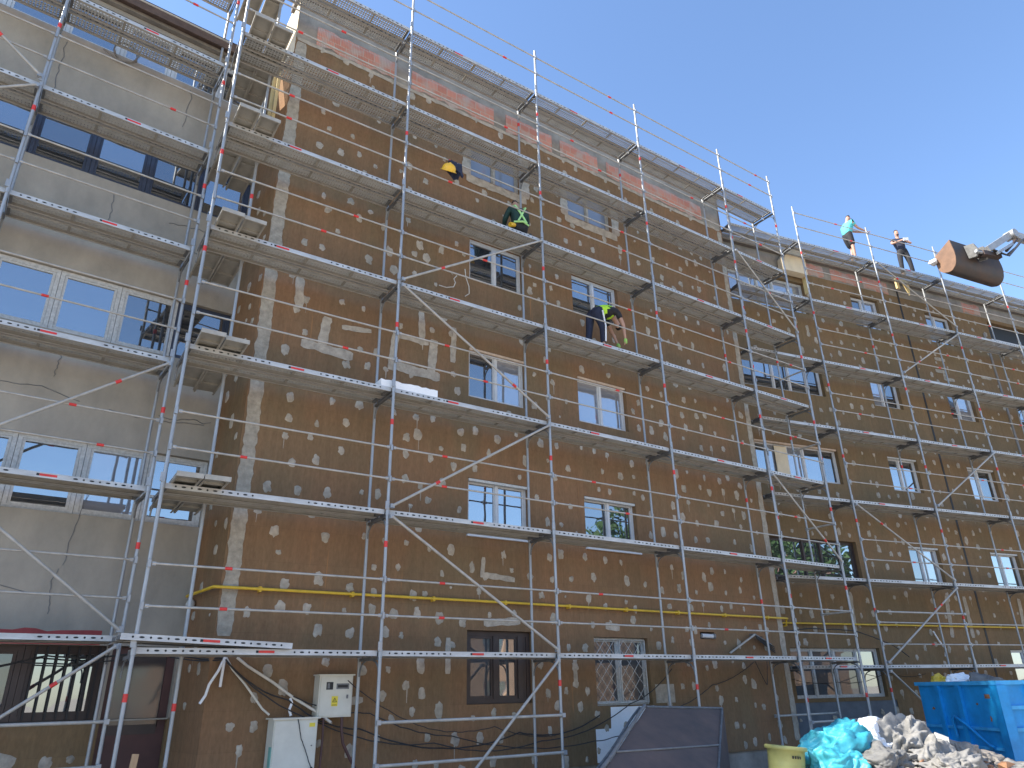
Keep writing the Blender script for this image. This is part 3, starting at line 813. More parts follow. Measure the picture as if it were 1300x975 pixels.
# ============================================================ loose things on and around the scaffolds
# pairs of steel planks bridging from the deck to the grey wall
names = ['second', 'third', 'fourth', 'fifth', 'sixth', 'topmost']
for li in range(1, 7):
    for k in range(2):
        x0 = -3.03+k*.335
        pl = MB(); z = .0
        pl.box((0, 0, z+.05), (.315, 2.2, z+.056), 'plank')
        for xx in (0, .309): pl.box((xx, 0, z), (xx+.006, 2.2, z+.05), 'plank')
        for xx in (.006, .285): pl.box((xx, .0, z), (xx+.024, 2.2, z+.004), 'plank')
        for yy in (.3, .8, 1.3, 1.8): pl.box((.02, yy, z+.02), (.295, yy+.04, z+.05), 'plank')
        pl.box((-.004, -.02, z-.004), (.319, 0, z+.06), 'plank_end')
        o = pl.build('scaffold_plank', None, (x0, -.40+.06*k+rnd.uniform(-.03, .03), zl[li]+.037+.004*k), R(rnd.uniform(-1.2, 1.2)))
        o.rotation_euler.x = R(0)
        tag(o, '%s one of two steel planks laid crosswise on the %s deck at its left end' % (('left', 'right')[k], names[li-1]), 'plank', 'planks bridging the corner gap')
lo = deck_mesh(2.1, 'loose_plank', .5)
lo.location = (-3.32, -.12, 2.35); lo.rotation_euler = (0, R(2.1), R(1.5))
tag(lo, 'perforated steel plank lying loose and skewed on the lowest deck at left', 'plank')
fb = MB(); n_ = 14
top = [(i/n_*1.02, 0, .125+rnd.uniform(-.012, .01)) for i in range(n_+1)]
for i in range(n_): fb.prism([(i/n_*1.02, 0, 0), ((i+1)/n_*1.02, 0, 0), top[i+1], top[i]], (0, .28, 0), 'foam')
tag(fb.build('foam_strip', None, (-.20, .06, zl[2]+.037), R(-1)), 'white foam board lying on the third deck beside a standard', 'foam board')

# gas pipe
gp = empty('gas_pipe', (0, WY, 3.09), 0, 'long yellow gas pipe running along the brown walls above the ground floor', 'pipe')
q_ = MB()
q_.path([(-2.28, .95, -.03), (-2.24, .7, -.02), (-2.13, -.06, 0), (-2.09, -.08, .0), (-1.9, -.08, .0), (3, -.08, .005), (6.5, -.08, -.006), (10.33, -.08, .003), (10.40, -.07, .0), (10.42, -.02, -.02), (10.43, .0, -.14), (10.45, .3, -.16)] +
        [tuple(RW(s, .92, 0)-Vector((0, WY, .005))) for s in (-2.6, 0, 4, 8, 14, 20)], .022, 'gas', 10)
q_.build('pipe', gp)
for i in range(9):
    b_ = MB(); b_.box((-.015, -.10, -.04), (.015, .0, .035), 'gas'); b_.tube((-.03, -.08, 0), (.03, -.08, 0), .029, 'gas', 8); b_.build('pipe_bracket', gp, (-1.5+1.4*i, 0, 0))

# electricity cabinets
def triangle_sign(mb, x, z, s, y, bg=True):
    if bg: mb.box((x-s*.55, y, z-s*.8), (x+s*.55, y+.002, z+s*.75), 'sign_y')
    mb.add([(x-s*.42, y-.003, z-s*.18), (x+s*.42, y-.003, z-s*.18), (x, y-.003, z+s*.55)], [(0, 1, 2)], 'black')
    mb.add([(x-s*.29, y-.005, z-s*.1), (x+s*.29, y-.005, z-s*.1), (x, y-.005, z+s*.38)], [(0, 1, 2)], 'sign_y')
    mb.add([(x+s*.02, y-.007, z+s*.26), (x-s*.09, y-.007, z+s*.06), (x-.0*s, y-.007, z+s*.07), (x-s*.03, y-.007, z-s*.07), (x+s*.09, y-.007, z+s*.12), (x+s*.01, y-.007, z+s*.11)], [(0, 1, 2, 3, 4, 5)], 'black')
mc = empty('meter_box', (-.56, .78, 1.385), 0, 'small pale electricity meter box fixed to the brown wall, yellow warning sign on its door', 'meter box')
q_ = MB(); q_.box((0, 0, 0), (.50, .215, .545), 'cab'); q_.box((-.02, -.03, .545), (.52, .215, .563), 'cab'); q_.build('body', mc)
q_ = MB(); q_.box((.02, -.014, .02), (.48, 0, .525), 'cab'); dq = q_.build('door', mc)
q_ = MB(); q_.box((.10, -.017, .36), (.20, -.0145, .46), 'black'); q_.box((.115, -.019, .375), (.15, -.017, .445), 'steel_dark'); q_.box((.25, -.017, .365), (.44, -.0145, .44), 'steel_dark'); q_.box((.27, -.019, .385), (.42, -.017, .42), 'black'); q_.build('meter_window', dq)
q_ = MB(); triangle_sign(q_, .235, .21, .085, -.017); q_.box((.20, -.019, .155), (.27, -.0175, .162), 'black'); q_.build('warning_sign', dq)
q_ = MB(); q_.box((.41, -.03, .24), (.43, -.014, .29), 'steel_dark'); q_.build('latch', dq)
lc = empty('electric_cabinet', (-1.17, .70, .0), 0, 'large pale electricity cabinet with a teal side standing by the brown wall', 'cabinet')
q_ = MB(); q_.box((0, 0, .1), (.60, .28, 1.38), 'cab'); q_.box((-.012, .0, .1), (-.001, .10, 1.05), 'teal'); q_.box((-.03, -.03, 1.38), (.63, .30, 1.40), 'cab'); q_.box((.02, .02, 0), (.58, .26, .1), 'conc'); q_.build('body', lc)
q_ = MB(); q_.box((.015, -.016, .13), (.585, 0, 1.36), 'cab'); dq = q_.build('door', lc)
q_ = MB(); triangle_sign(q_, .30, .70, .12, -.019, False); q_.box((.48, -.0185, 1.28), (.56, -.0165, 1.33), 'sign_y'); q_.build('warning_sign', dq)
q_ = MB(); q_.tube((.555, -.03, .78), (.555, -.014, .78), .012, 'black'); q_.tube((.53, -.03, 1.05), (.53, -.014, 1.05), .008, 'steel_dark'); q_.build('lock', dq)
# conduits between the boxes
for nm, pts, r_, k_, lab in (
    ('conduit', [(-1.70, .93, 2.17), (-1.55, .92, 2.06), (-1.2, .90, 1.86), (-.9, .88, 1.66), (-.55, .84, 1.46), (-.35, .78, 1.32)], .026, 'conduit', 'long grey conduit running diagonally down the wall to the meter box'),
    ('conduit', [(-1.86, .95, 2.2), (-1.75, .9, 2.02), (-1.55, .9, 1.82), (-1.3, .88, 1.52), (-1.2, .86, 1.44)], .02, 'conduit', 'shorter pale conduit pointing down towards the large cabinet'),
    ('torn_strip', [(-1.86, .93, 2.18), (-1.93, .91, 2.0), (-2.03, .88, 1.83), (-2.06, .87, 1.70), (-2.12, .86, 1.60)], .024, 'foam', 'longer torn white strip hanging from the wall corner under the lowest deck'),
    ('torn_strip', [(-1.86, .93, 2.18), (-1.87, .92, 2.02), (-1.88, .91, 1.80)], .026, 'foam', 'short torn white strip hanging straight down beside the longer one'),
    ('conduit', [(-.47, .76, 1.38), (-.47, .74, 1.1), (-.49, .74, .2)], .022, 'door', 'dark red conduit dropping straight down below the meter box'),
    ('conduit', [(-.20, .76, 1.38), (-.20, .75, 1.24), (-.17, .74, 1.05), (-.05, .74, .85), (.12, .74, .6)], .03, 'door', 'bent dark red conduit leaving the meter box to the right'),
    ('torn_strip', [(-.92, .9, 1.64), (-.90, .87, 1.58), (-.93, .87, 1.5), (-.9, .86, 1.42)], .026, 'foam', 'crumpled white strip stuck on top of the large cabinet'),
    ('wall_cable', [(1.25, .93, 9.0), (1.4, .9, 8.98), (1.55, .88, 9.03), (1.6, .9, 9.15), (1.58, .93, 9.25), (1.66, .95, 9.36)], .013, 'conduit', 'pale cable end curling left out of the brown wall near two dangling cables'),
    ('wall_cable', [(1.85, .96, 9.58), (1.84, .9, 9.35), (1.90, .88, 9.15), (1.92, .9, 9.0), (1.84, .93, 8.93)], .013, 'conduit', 'pale cable end hanging down the brown wall beside the fourth floor window')):
    q_ = MB(); q_.path(pts, r_*.74, k_, 8); tag(q_.build(nm), lab, 'conduit' if nm == 'conduit' else ('strip' if nm == 'torn_strip' else 'cable'))

# sagging black cables along the ground floor
def cable(pts, sag, r_, lab, n=22):
    P = []
    for a, b in zip(pts, pts[1:]):
        a, b = Vector(a), Vector(b)
        for i in range(n): 
            t = i/n; P.append(a.lerp(b, t)-Vector((0, 0, sag*4*t*(1-t)*(b-a).length*.16)) + Vector((0, 0, .012*noise.noise(Vector((a.x+t*9, b.z, sag*7))))))
    P.append(Vector(pts[-1]))
    q_ = MB(); q_.path(P, r_*.8, 'cable', 6); tag(q_.build('cable'), lab, 'cable', 'cables slung along the ground floor')
cable([(-1.86, .88, 2.14), (-.95, .86, 1.62), (.1, .84, 1.22), (2.9, .86, 1.06), (4.6, .84, 1.26)], .55, .013, 'thick black cable dropping from the wall corner past the cabinets')
cable([(-1.84, .86, 2.10), (-.6, .82, 1.36), (1.3, .8, .98), (3.3, .8, .92), (5.3, .82, 1.42), (6.5, .86, 2.02)], .4, .011, 'black cable sagging below the brown window and rising past the grille')
cable([(-.9, .84, 1.66), (.25, .82, 1.42), (1.6, .8, 1.06), (4.4, .78, .86), (6.2, .82, 1.28), (7.6, .88, 1.72), (9.0, .9, 2.16)], .3, .010, 'thin black cable climbing right across the wall to the cable bracket')
cable([(-.15, .75, 1.86), (1.2, .8, 1.18), (2.4, .82, 1.16), (3.6, .82, .98)], .3, .008, 'thin wire leaving the side of the meter box')
cable([(-.86, .68, 1.4), (-.8, .66, 1.15), (-.62, .66, .75)], -.2, .007, 'thin wire hanging over the front of the large cabinet')
cable([(-9, 1.45, 2.22), (-6.3, 1.66, 1.98), (-3.9, 1.8, 2.22), (-2.6, 1.7, 2.32), (-1.9, .92, 2.16)], .35, .014, 'upper black cable across the shop window at left')
cable([(-9, 1.40, 1.95), (-6.2, 1.62, 1.86), (-4.2, 1.76, 2.14), (-2.6, 1.66, 2.26), (-1.9, .90, 2.14)], .3, .012, 'lower black cable across the shop window at left')
cable([(9.0, .92, 2.3), (9.25, .88, 1.75), (9.3, .88, 1.7), (9.45, .9, 2.3)], .2, .010, 'black cable loop hanging below the cable bracket')
cable([(9.3, .9, 2.62), (10.6, 1.55, 2.72), (12.4, 1.3, 2.92), (14.0, 1.0, 2.72), (15.0, .85, 2.3)], -.35, .016, 'thick black cable arching over the right block ground floor window')
cable([tuple(RW(-2.6, .8, 1.95)), tuple(RW(-.9, .7, 1.74)), tuple(RW(.8, .75, 1.95)), tuple(RW(2.2, .8, 1.9))], .4, .010, 'black cable drooping in front of the right block ground floor window')
cbk = empty('cable_bracket', (9.1, WY, 2.45), 0, 'grey pitched metal bracket carrying cables on the brown wall near its right edge', 'bracket')
q_ = MB(); q_.tube((-.75, -.04, -.12), (0, -.14, .26), .022, 'steel_rail'); q_.tube((0, -.14, .26), (.62, -.05, .06), .022, 'steel_dark'); q_.tube((0, 0, .26), (0, -.16, .26), .02, 'steel_dark'); q_.build('arm', cbk)
q_ = MB()
for k in range(4): q_.path([(.0, -.15-.01*k, .24-.02*k), (.3, -.13, .14-.03*k), (.7, -.06, .02-.04*k)], .011, 'cable', 6)
q_.build('cable_bundle', cbk)
ws = MB(); ws.path([RW(3.0, .93, 2.95), RW(3.1, .9, 2.7), RW(3.25, .88, 2.5), RW(3.2, .9, 2.32)], .02, 'foam', 8); tag(ws.build('torn_strip'), 'bent white strip hanging on the right block above the blue container', 'strip')

# lean-to sheet roof over the cellar stair
lt = empty('sheet_canopy', (4.8, -.12, 0), 0, 'rusty brown sheet canopy sloping down from the middle scaffold at the bottom of the wall', 'canopy')
A_, B_ = Vector((.02, 0, 1.385)), Vector((1.86, -.02, 1.315))
Cc, D_ = Vector((-.43, -1.78, .35)), Vector((-3.2, -2.1, .35))
nn = 8; q_ = MB(); vs = []
for j in range(nn+1):
    for i in range(nn+1):
        u, v = i/nn, j/nn
        p = (A_.lerp(D_, v)).lerp(B_.lerp(Cc, v), u); p.z += .015*noise.noise(Vector((u*5, v*5, 2))); vs.append(p)
fs = [(j*(nn+1)+i, j*(nn+1)+i+1, (j+1)*(nn+1)+i+1, (j+1)*(nn+1)+i) for j in range(nn) for i in range(nn)]
q_.add(vs, fs, 'sheet'); q_.add([v-Vector((0, 0, .012)) for v in vs], [f[::-1] for f in fs], 'sheet')
for e in ((A_, B_), (B_, Cc)): q_.path([e[0].lerp(e[1], i/8)+Vector((0, 0, .01)) for i in range(9)], .022, 'steel_dark', 6)
mm1, mm2 = A_.lerp(D_, .52), B_.lerp(Cc, .52); q_.path([mm1.lerp(mm2, i/8)+Vector((0, 0, .014)) for i in range(9)], .016, 'greycond', 6)
q_.build('roof_sheet', lt)
q_ = MB(); q_.path([A_.lerp(D_, i/10)+Vector((-.03, 0, .03+.01*math.sin(i*2))) for i in range(11)], .03, 'greycond', 7); q_.path([A_.lerp(D_, i/10)+Vector((-.12-.02*math.sin(i), .03, .0)) for i in range(11)], .022, 'steel_dark', 7); q_.build('edge_trim', lt)
q_ = MB()
q_.prism([B_-Vector((0, 0, .03)), Cc-Vector((0, 0, .03)), Vector((Cc.x, Cc.y, 0)), Vector((B_.x, B_.y, 0))], (.03, 0, 0), 'sheet')
q_.build('side_panel', lt)
for p in (A_, D_.lerp(Cc, .1), Cc): 
    q_ = MB(); q_.tube((p.x+.06, p.y-.03, 0), (p.x+.06, p.y-.03, p.z-.03), .025, 'steel_dark'); q_.build('post', lt)
st = MB(); st.box((-.03, -.025, 0), (.035, .025, 1.12), 'wood'); o = st.build('timber_batten', None, (-3.02, -.25, 0)); o.rotation_euler = (R(-3), R(4), 0)
tag(o, 'rough timber batten standing at the foot of the scaffold in front of the brown door', 'batten')

# ============================================================ foreground: bin, rubbish, container
bn = empty('plastic_bin', (4.93, -2.62, 0), 0, 'yellow green plastic bin standing left of the turquoise sheet', 'bin')
q_ = MB(); n = 28
prof = [(.19, 0), (.20, .04), (.245, .70), (.25, .86), (.285, .865), (.29, .90), (.275, .915), (.24, .91), (.235, .80), (.19, .06)]
vs = [(r_*math.cos(2*math.pi*i/n), r_*math.sin(2*math.pi*i/n), z_) for r_, z_ in prof for i in range(n)]
q_.add(vs, [(j*n+i, j*n+(i+1) % n, (j+1)*n+(i+1) % n, (j+1)*n+i) for j in range(len(prof)-1) for i in range(n)], 'bin', True)
q_.add(vs, [tuple(range(n))[::-1], tuple(range((len(prof)-1)*n, len(prof)*n))], 'bin'); q_.build('body', bn)
bn.rotation_euler = (R(4), R(5), R(20))
q_ = MB()
for k in range(4):
    a = R(215+k*8); a2 = a+R(5); rr_ = .262
    q_.add([(rr_*math.cos(a), rr_*math.sin(a), .765), (rr_*math.cos(a2), rr_*math.sin(a2), .765), (rr_*math.cos(a2), rr_*math.sin(a2), .80), (rr_*math.cos(a), rr_*math.sin(a), .80)], [(0, 1, 2, 3)], 'black')
q_.build('marking', bn)

def crumple(name, loc, size, k, seed, crease=.22, sub=5, rotz=0.0, lump=.25, planes=16):
    """crumpled sack or sheet: a slack many-faced bundle, pushed sideways into folds, slumped at the bottom"""
    pr = random.Random(seed)
    bm = bmesh.new(); bmesh.ops.create_icosphere(bm, subdivisions=sub, radius=1)
    so_ = Vector((seed*3.7, seed*1.3, seed*7.1))
    PL = []
    for i in range(planes):
        d = Vector((pr.gauss(0, 1), pr.gauss(0, 1), pr.gauss(0, 1))).normalized(); PL.append((d, pr.uniform(.66, 1.0)))
    ax = Vector((pr.uniform(-1, 1), pr.uniform(-1, 1), pr.uniform(-.6, .6))).normalized()
    for v in bm.verts:
        d = v.co.normalized()
        rr_ = 1.15
        for n_, h in PL:
            q = d.dot(n_)
            if q > .05: rr_ = min(rr_, h/q)
        c = d*rr_
        wv = noise.noise_vector(d*1.6+so_)
        c += Vector(wv)*lump
        p = c*1.5 - ax*(c.dot(ax)*1.1) + so_
        p += Vector(noise.noise_vector(c*1.3-so_))*.7
        a = abs(noise.noise(p*1.2)); b = abs(noise.noise(p*2.7+so_)); e = abs(noise.noise(c*6.5+so_))
        c += d*crease*(.55*(a-.25)+.34*(b-.25)+.10*(e-.25))*1.5
        c = Vector((c.x*size[0], c.y*size[1], c.z*size[2]))
        if c.z < -size[2]*.45: c.z = -size[2]*.45 + (c.z+size[2]*.45)*.12
        v.co = c
    me = bpy.data.meshes.new(name); bm.to_mesh(me); bm.free()
    me.materials.append(M[k])
    me.polygons.foreach_set('use_smooth', [True]*len(me.polygons))
    o = bpy.data.objects.new(name, me); C.objects.link(o); o.location = loc; o.rotation_euler.z = rotz
    return o
# heap of rubble below the sacks
bm = bmesh.new(); bmesh.ops.create_grid(bm, x_segments=70, y_segments=50, size=1)
for v in bm.verts:
    x, y = v.co.x*3.2, v.co.y*1.9
    rr_ = math.sqrt((x/3.0)**2+(y/1.75)**2)
    h = max(0, 1-rr_**1.6)*.62*(1-.28*v.co.x)
    h *= 1+.35*noise.noise(Vector((x*1.1, y*1.1, 4))); h += .10*noise.noise(Vector((x*4, y*4, 8)))*min(1, h*3)+.05*noise.noise(Vector((x*11, y*11, 2)))*min(1, h*3)
    v.co = Vector((x, y, h-.03))
me = bpy.data.meshes.new('rubble_heap'); bm.to_mesh(me); bm.free(); me.materials.append(M['rubble'])
o = bpy.data.objects.new('rubble_heap', me); C.objects.link(o); o.location = (7.7, -3.2, 0); o.rotation_euler.z = R(-4)
tag(o, 'heap of grey plaster rubble under the sacks in front of the blue container', 'rubble', None, 'stuff')
ch = MB(); cr2 = random.Random(21)
def chunk(mb, c, r_, k):
    pts = [Vector((cr2.uniform(-1, 1), cr2.uniform(-1, 1), cr2.uniform(-1, 1))) for _ in range(9)]
    b_ = bmesh.new(); vv = [b_.verts.new(Vector(c)+Vector((p.x*r_*1.3, p.y*r_, p.z*r_*.6))) for p in pts]
    bmesh.ops.convex_hull(b_, input=vv); b_.verts.ensure_lookup_table(); b_.verts.index_update()
    used = [v for v in b_.verts if v.link_faces]; ix = {v: n for n, v in enumerate(used)}
    mb.add([v.co.copy() for v in used], [tuple(ix[v] for v in f.verts) for f in b_.faces], k); b_.free()
for i in range(520):
    u, v = cr2.uniform(-1, 1), cr2.uniform(-1, 1); x, y = 7.7+u*2.9, -3.2+v*1.5
    rr_ = math.sqrt(u*u+v*v)
    if rr_ > 1: continue
    h = max(0, 1-rr_**1.6)*.62*(1-.28*u)
    chunk(ch, (x, y, h+cr2.uniform(-.02, .16)), cr2.choice([.03, .04, .05, .07, .11]), cr2.choice(['rubble', 'rubble', 'sack2', 'sack', 'rust', 'sack_brown']))
tag(ch.build('rubble_chunks'), 'loose broken plaster and brick chunks scattered over the heap', 'rubble', None, 'stuff')
RUB = [  # x, y, z, size, material, crease, label
    (6.05, -2.85, .78, (.74, .50, .46), 'turq', .31, 'large crumpled turquoise plastic sheet at the left end of the rubbish heap', 'plastic_sheet'),
    (5.72, -3.1, .50, (.46, .42, .46), 'turq', .31, 'lower darker fold of turquoise plastic beside the yellow green bin', 'plastic_sheet'),
    (6.95, -2.8, .88, (.40, .34, .34), 'white_bag', .22, 'bulging pale bag right behind the turquoise sheet', 'rubbish_bag'),
    (7.30, -3.0, .76, (.56, .44, .46), 'sack', .42, 'tall pale grey sack at the top of the heap', 'rubble_sack'),
    (6.05, -3.4, .62, (.55, .42, .26), 'sack2', .36, 'dull grey sack slumped in front of the turquoise sheet', 'rubble_sack'),
    (7.75, -2.95, .74, (.34, .3, .40), 'sack2', .42, 'dark grey folded sack leaning on the tall pale sack', 'rubble_sack'),
    (7.35, -3.4, .66, (.46, .36, .36), 'sack', .38, 'pale sack with sharp folds at the front of the heap', 'rubble_sack'),
    (8.45, -3.2, .58, (.52, .42, .34), 'sack_brown', .30, 'round beige sack in front of the blue container', 'rubble_sack'),
    (8.0, -3.6, .50, (.42, .16, .14), 'sack_blue', .25, 'flat strip of blue grey sheet below the beige sack', 'plastic_sheet'),
    (9.25, -3.2, .44, (.42, .34, .24), 'sack_brown', .40, 'low beige sack near the front right of the heap', 'rubble_sack'),
    (9.85, -3.35, .32, (.44, .36, .22), 'sack', .42, 'rightmost low sack at the foot of the container corner', 'rubble_sack'),
    (7.0, -3.85, .50, (.55, .4, .30), 'sack', .40, 'pale sack at the very front of the heap', 'rubble_sack'),
    (5.75, -3.75, .42, (.42, .36, .26), 'sack_brown', .38, 'beige sack at the front left corner of the heap', 'rubble_sack'),
    (8.35, -2.65, .60, (.42, .34, .26), 'sack2', .38, 'grey sack at the back of the heap against the container', 'rubble_sack'),
]
for i, (x, y, z, s_, k, cr_, lab, nm) in enumerate(RUB):
    o = crumple(nm, (x, y, z), s_, k, i+2.3, cr_, 6, rotz=rnd.uniform(-.5, .5)); tag(o, lab, {'plastic_sheet': 'plastic sheet', 'rubbish_bag': 'bag', 'rubble_sack': 'sack'}[nm], 'rubbish heaped in front of the container')
# broken boards among the sacks
for i, (x, y, z, L, lab) in enumerate(((7.62, -3.45, .72, .6, 'pale broken board standing among the front sacks'), (8.3, -3.0, .84, .7, 'thin broken board lying on the back of the beige sack'), (8.9, -2.9, .62, .7, 'broken lath leaning towards the blue container'))):
    q_ = MB(); q_.box((-L/2, -.10 if i == 0 else -.04, -.012), (L/2, .10 if i == 0 else .04, .012), 'cab' if i == 0 else 'sack')
    o = q_.build('broken_board', None, (x, y, z)); o.rotation_euler = (R(35+20*i), R(-50+28*i), R(20+50*i)); tag(o, lab, 'board', 'broken boards in the rubbish heap')

# blue container
dk = math.atan2(-.447, .894)
bc = empty('waste_container', (10.78, -3.0, 0), dk, 'open blue steel waste container with ribs, rubbish heaped inside', 'container')
LU, LV, H = 2.24, 4.2, 1.63        # local x along the right face, local y along the left face
q_ = MB(); t_ = .05
q_.box((0, 0, .12), (t_, LU, H), 'blue'); q_.box((t_, 0, .12), (LV, t_, H), 'blue'); q_.box((LV-t_, t_, .12), (LV, LU, H), 'blue'); q_.box((t_, LU-t_, .12), (LV-t_, LU, H), 'blue')
q_.box((t_, t_, .12), (LV-t_, LU-t_, .17), 'rust'); q_.build('body', bc)
q_ = MB()
q_.box((-.05, -.05, H), (.08, LU+.05, H+.07), 'blue_worn'); q_.box((.08, -.05, H), (LV+.05, .08, H+.07), 'blue_worn'); q_.box((LV-.08, .08, H), (LV+.05, LU+.05, H+.07), 'blue_worn'); q_.box((.08, LU-.08, H), (LV-.08, LU+.05, H+.07), 'blue_worn')
q_.build('rim', bc)
def rib(a, b, k='blue'):
    r_ = MB(); r_.box(a, b, k); r_.build('rib', bc)
for y in (.95, 1.55): rib((-.07, y, .14), (-.003, y+.12, H-.004))
rib((-.045, .13, .86), (-.003, .94, .91), 'blue_worn'); rib((-.045, 1.08, .86), (-.003, 1.54, .91), 'blue_worn'); rib((-.045, 1.68, .86), (-.003, LU, .91), 'blue_worn')
rib((-.045, .13, .54), (-.004, .94, .585), 'blue_worn'); rib((-.045, 1.08, .54), (-.004, 1.54, .585), 'blue_worn'); rib((-.045, 1.68, .54), (-.004, LU, .585), 'blue_worn')
rib((-.09, -.09, .05), (.10, .10, H-.006), 'blue')
for x in (.55, 1.25, 1.95, 2.65, 3.35): rib((x, -.10, .14), (x+.12, -.003, H-.004))
for z in (.42, .86, 1.22): 
    for x in (.12, .69, 1.39, 2.09, 2.79): rib((x, -.07, z), (x+.41, -.003, z+.06), 'blue_worn')
q_ = MB(); q_.path([(-.075, 1.28, .72), (-.09, 1.28, 1.02), (-.09, 1.2, 1.08), (-.09, .95, .95), (-.085, .45, .62), (-.08, .35, .58)], .028, 'blue', 8); q_.build('hook_bar', bc)
q_ = MB(); q_.box((-.006, .25, 1.40), (-.002, .38, 1.47), 'rust'); q_.build('rust_spot', bc)
for (y, z, a_, b_2) in ((1.9, 1.2, .05, .03), (.7, .35, .06, .05), (1.35, .40, .09, .10), (.35, 1.05, .03, .05), (2.05, .5, .05, .06), (.62, 1.3, .03, .02)):
    q_ = MB(); n_ = 12; q_.add([(-.0032, y+a_*math.cos(i*2*math.pi/n_)*rnd.uniform(.6, 1.2), z+b_2*math.sin(i*2*math.pi/n_)*rnd.uniform(.6, 1.2)) for i in range(n_)], [tuple(range(n_))[::-1]], 'rust' if a_ < .06 else 'sack2'); q_.build('rust_spot', bc)
for x in (.5, 3.5): 
    q_ = MB(); q_.box((x, .1, 0), (x+.12, LU-.1, .12), 'steel_dark'); q_.build('skid', bc)
def BCW(x, y, z): return Vector((10.78, -3.0, 0)) + Vector((math.cos(dk)*x-math.sin(dk)*y, math.sin(dk)*x+math.cos(dk)*y, z))
for i, (x, y, z, s_, k, lab, nm) in enumerate(((.35, 1.95, 1.62, (.26, .24, .22), 'yellow_bag', 'yellow plastic bag heaped at the far corner of the blue container', 'rubbish_bag'),
    (.45, 1.45, 1.66, (.34, .26, .22), 'white_bag', 'white plastic bag on top of the container load', 'rubbish_bag'),
    (.5, .95, 1.58, (.36, .34, .24), 'sack2', 'grey sack showing over the container rim beside the white bag', 'rubble_sack'),
    (1.5, .9, 1.52, (.6, .5, .28), 'sack_brown', 'brownish sack in the right half of the container', 'rubble_sack'),
    (2.4, 1.0, 1.56, (.7, .6, .30), 'sack2', 'dusty grey sack at the right end of the container load', 'rubble_sack'))):
    o = crumple(nm, BCW(x, y, z), s_, k, i+30.7, .3, 5); tag(o, lab, 'bag' if nm == 'rubbish_bag' else 'sack', 'load of the blue container')
bm = bmesh.new(); bmesh.ops.create_grid(bm, x_segments=30, y_segments=20, size=1)
for v in bm.verts: v.co = Vector((LV/2+v.co.x*(LV/2-.06), LU/2+v.co.y*(LU/2-.06), 1.36+.14*noise.noise(Vector((v.co.x*4, v.co.y*3, 0)))+.06*noise.noise(Vector((v.co.x*16, v.co.y*12, 0)))))
me = bpy.data.meshes.new('container_rubble'); bm.to_mesh(me); bm.free(); me.materials.append(M['rubble'])
o = bpy.data.objects.new('container_rubble', me); C.objects.link(o); o.location = BCW(0, 0, 0); o.rotation_euler.z = dk; tag(o, 'plaster rubble filling the blue container', 'rubble', None, 'stuff')
# rubble bank behind the container
bm = bmesh.new(); bmesh.ops.create_grid(bm, x_segments=40, y_segments=20, size=1)
for v in bm.verts:
    x, y = v.co.x*2.4, v.co.y*.9; rr_ = math.sqrt(v.co.x**2+v.co.y**2)
    v.co = Vector((x, y, max(0, 1-rr_**1.5)*1.0*(1+.4*noise.noise(Vector((x*2, y*2, 0))))+.06*noise.noise(Vector((x*9, y*9, 0)))-.05))
me = bpy.data.meshes.new('rubble_bank'); bm.to_mesh(me); bm.free(); me.materials.append(M['rubble'])
o = bpy.data.objects.new('rubble_bank', me); C.objects.link(o); o.location = (13.2, -.75, 0); o.rotation_euler.z = RT; tag(o, 'bank of grey rubble at the foot of the right scaffold behind the container', 'rubble', None, 'stuff')

# ============================================================ loader bucket on its boom
LBK = RW(4.9, -1.3, 0)
bu = empty('loader_boom', RW(0, -1.3, 0), RT, 'worn loader bucket on a pale boom lifted to the top deck at right', 'loader')
prof = [(-.30, 14.15), (-.37, 13.60), (-.30, 13.28), (-.10, 13.12), (.20, 13.24), (.30, 13.50), (.26, 13.88)]   # (depth, height); the back of the bucket faces the street
xa, xb = 4.45, 6.52
def bp_(x, p): return (x, p[0], p[1]+(x-xa)*-.03)
def smoothed(pr):
    out = [pr[0]]
    for a, b, c in zip(pr, pr[1:], pr[2:]):
        a, b, c = Vector(a), Vector(b), Vector(c)
        for t in (.25, .5, .75):
            p0, p1 = a.lerp(b, .5+t*.5), b.lerp(c, t*.5); out.append(tuple(p0.lerp(p1, t)))
    return out+[pr[-1]]
prof = smoothed(prof)
n = len(prof); cy = sum(p[0] for p in prof)/n; cz_ = sum(p[1] for p in prof)/n
inn = [(cy+(p[0]-cy)*.93, cz_+(p[1]-cz_)*.95) for p in prof]
q_ = MB()
vs = [bp_(xa, p) for p in prof]+[bp_(xb, p) for p in prof]+[bp_(xa, p) for p in inn]+[bp_(xb, p) for p in inn]
q_.add(vs, [(i, i+1, n+i+1, n+i) for i in range(n-1)]+[(2*n+i, 3*n+i, 3*n+i+1, 2*n+i+1) for i in range(n-1)], 'bucket', True)
q_.add(vs, [(0, n, 3*n, 2*n), (n-1, 3*n-1, 4*n-1, 2*n-1)], 'rusty_steel'); q_.build('bucket_shell', bu)
for x, k in ((xa, 'rusty_steel'), (xb, 'bucket')):
    q_ = MB(); q_.prism([Vector(bp_(x, p))+Vector((-.02, 0, 0)) for p in prof], (.04, 0, 0), k); q_.build('side_plate', bu)
q_ = MB()
for i in range(6):
    x = xa+.12+i*(xb-xa-.24)/5; z_ = 13.84+(x-xa)*-.03; q_.prism([(x-.05, .20, z_), (x+.05, .20, z_), (x+.03, .28, z_+.2), (x-.03, .28, z_+.2)], (0, .03, 0), 'steel_dark')
q_.build('bucket_teeth', bu)
q_ = MB()
for x in (4.98, 5.42): q_.prism([(x, -.33, 14.02), (x, -.38, 13.55), (x, -.60, 13.50), (x, -.72, 13.66), (x, -.62, 13.95)], (.06, 0, 0), 'sack2')
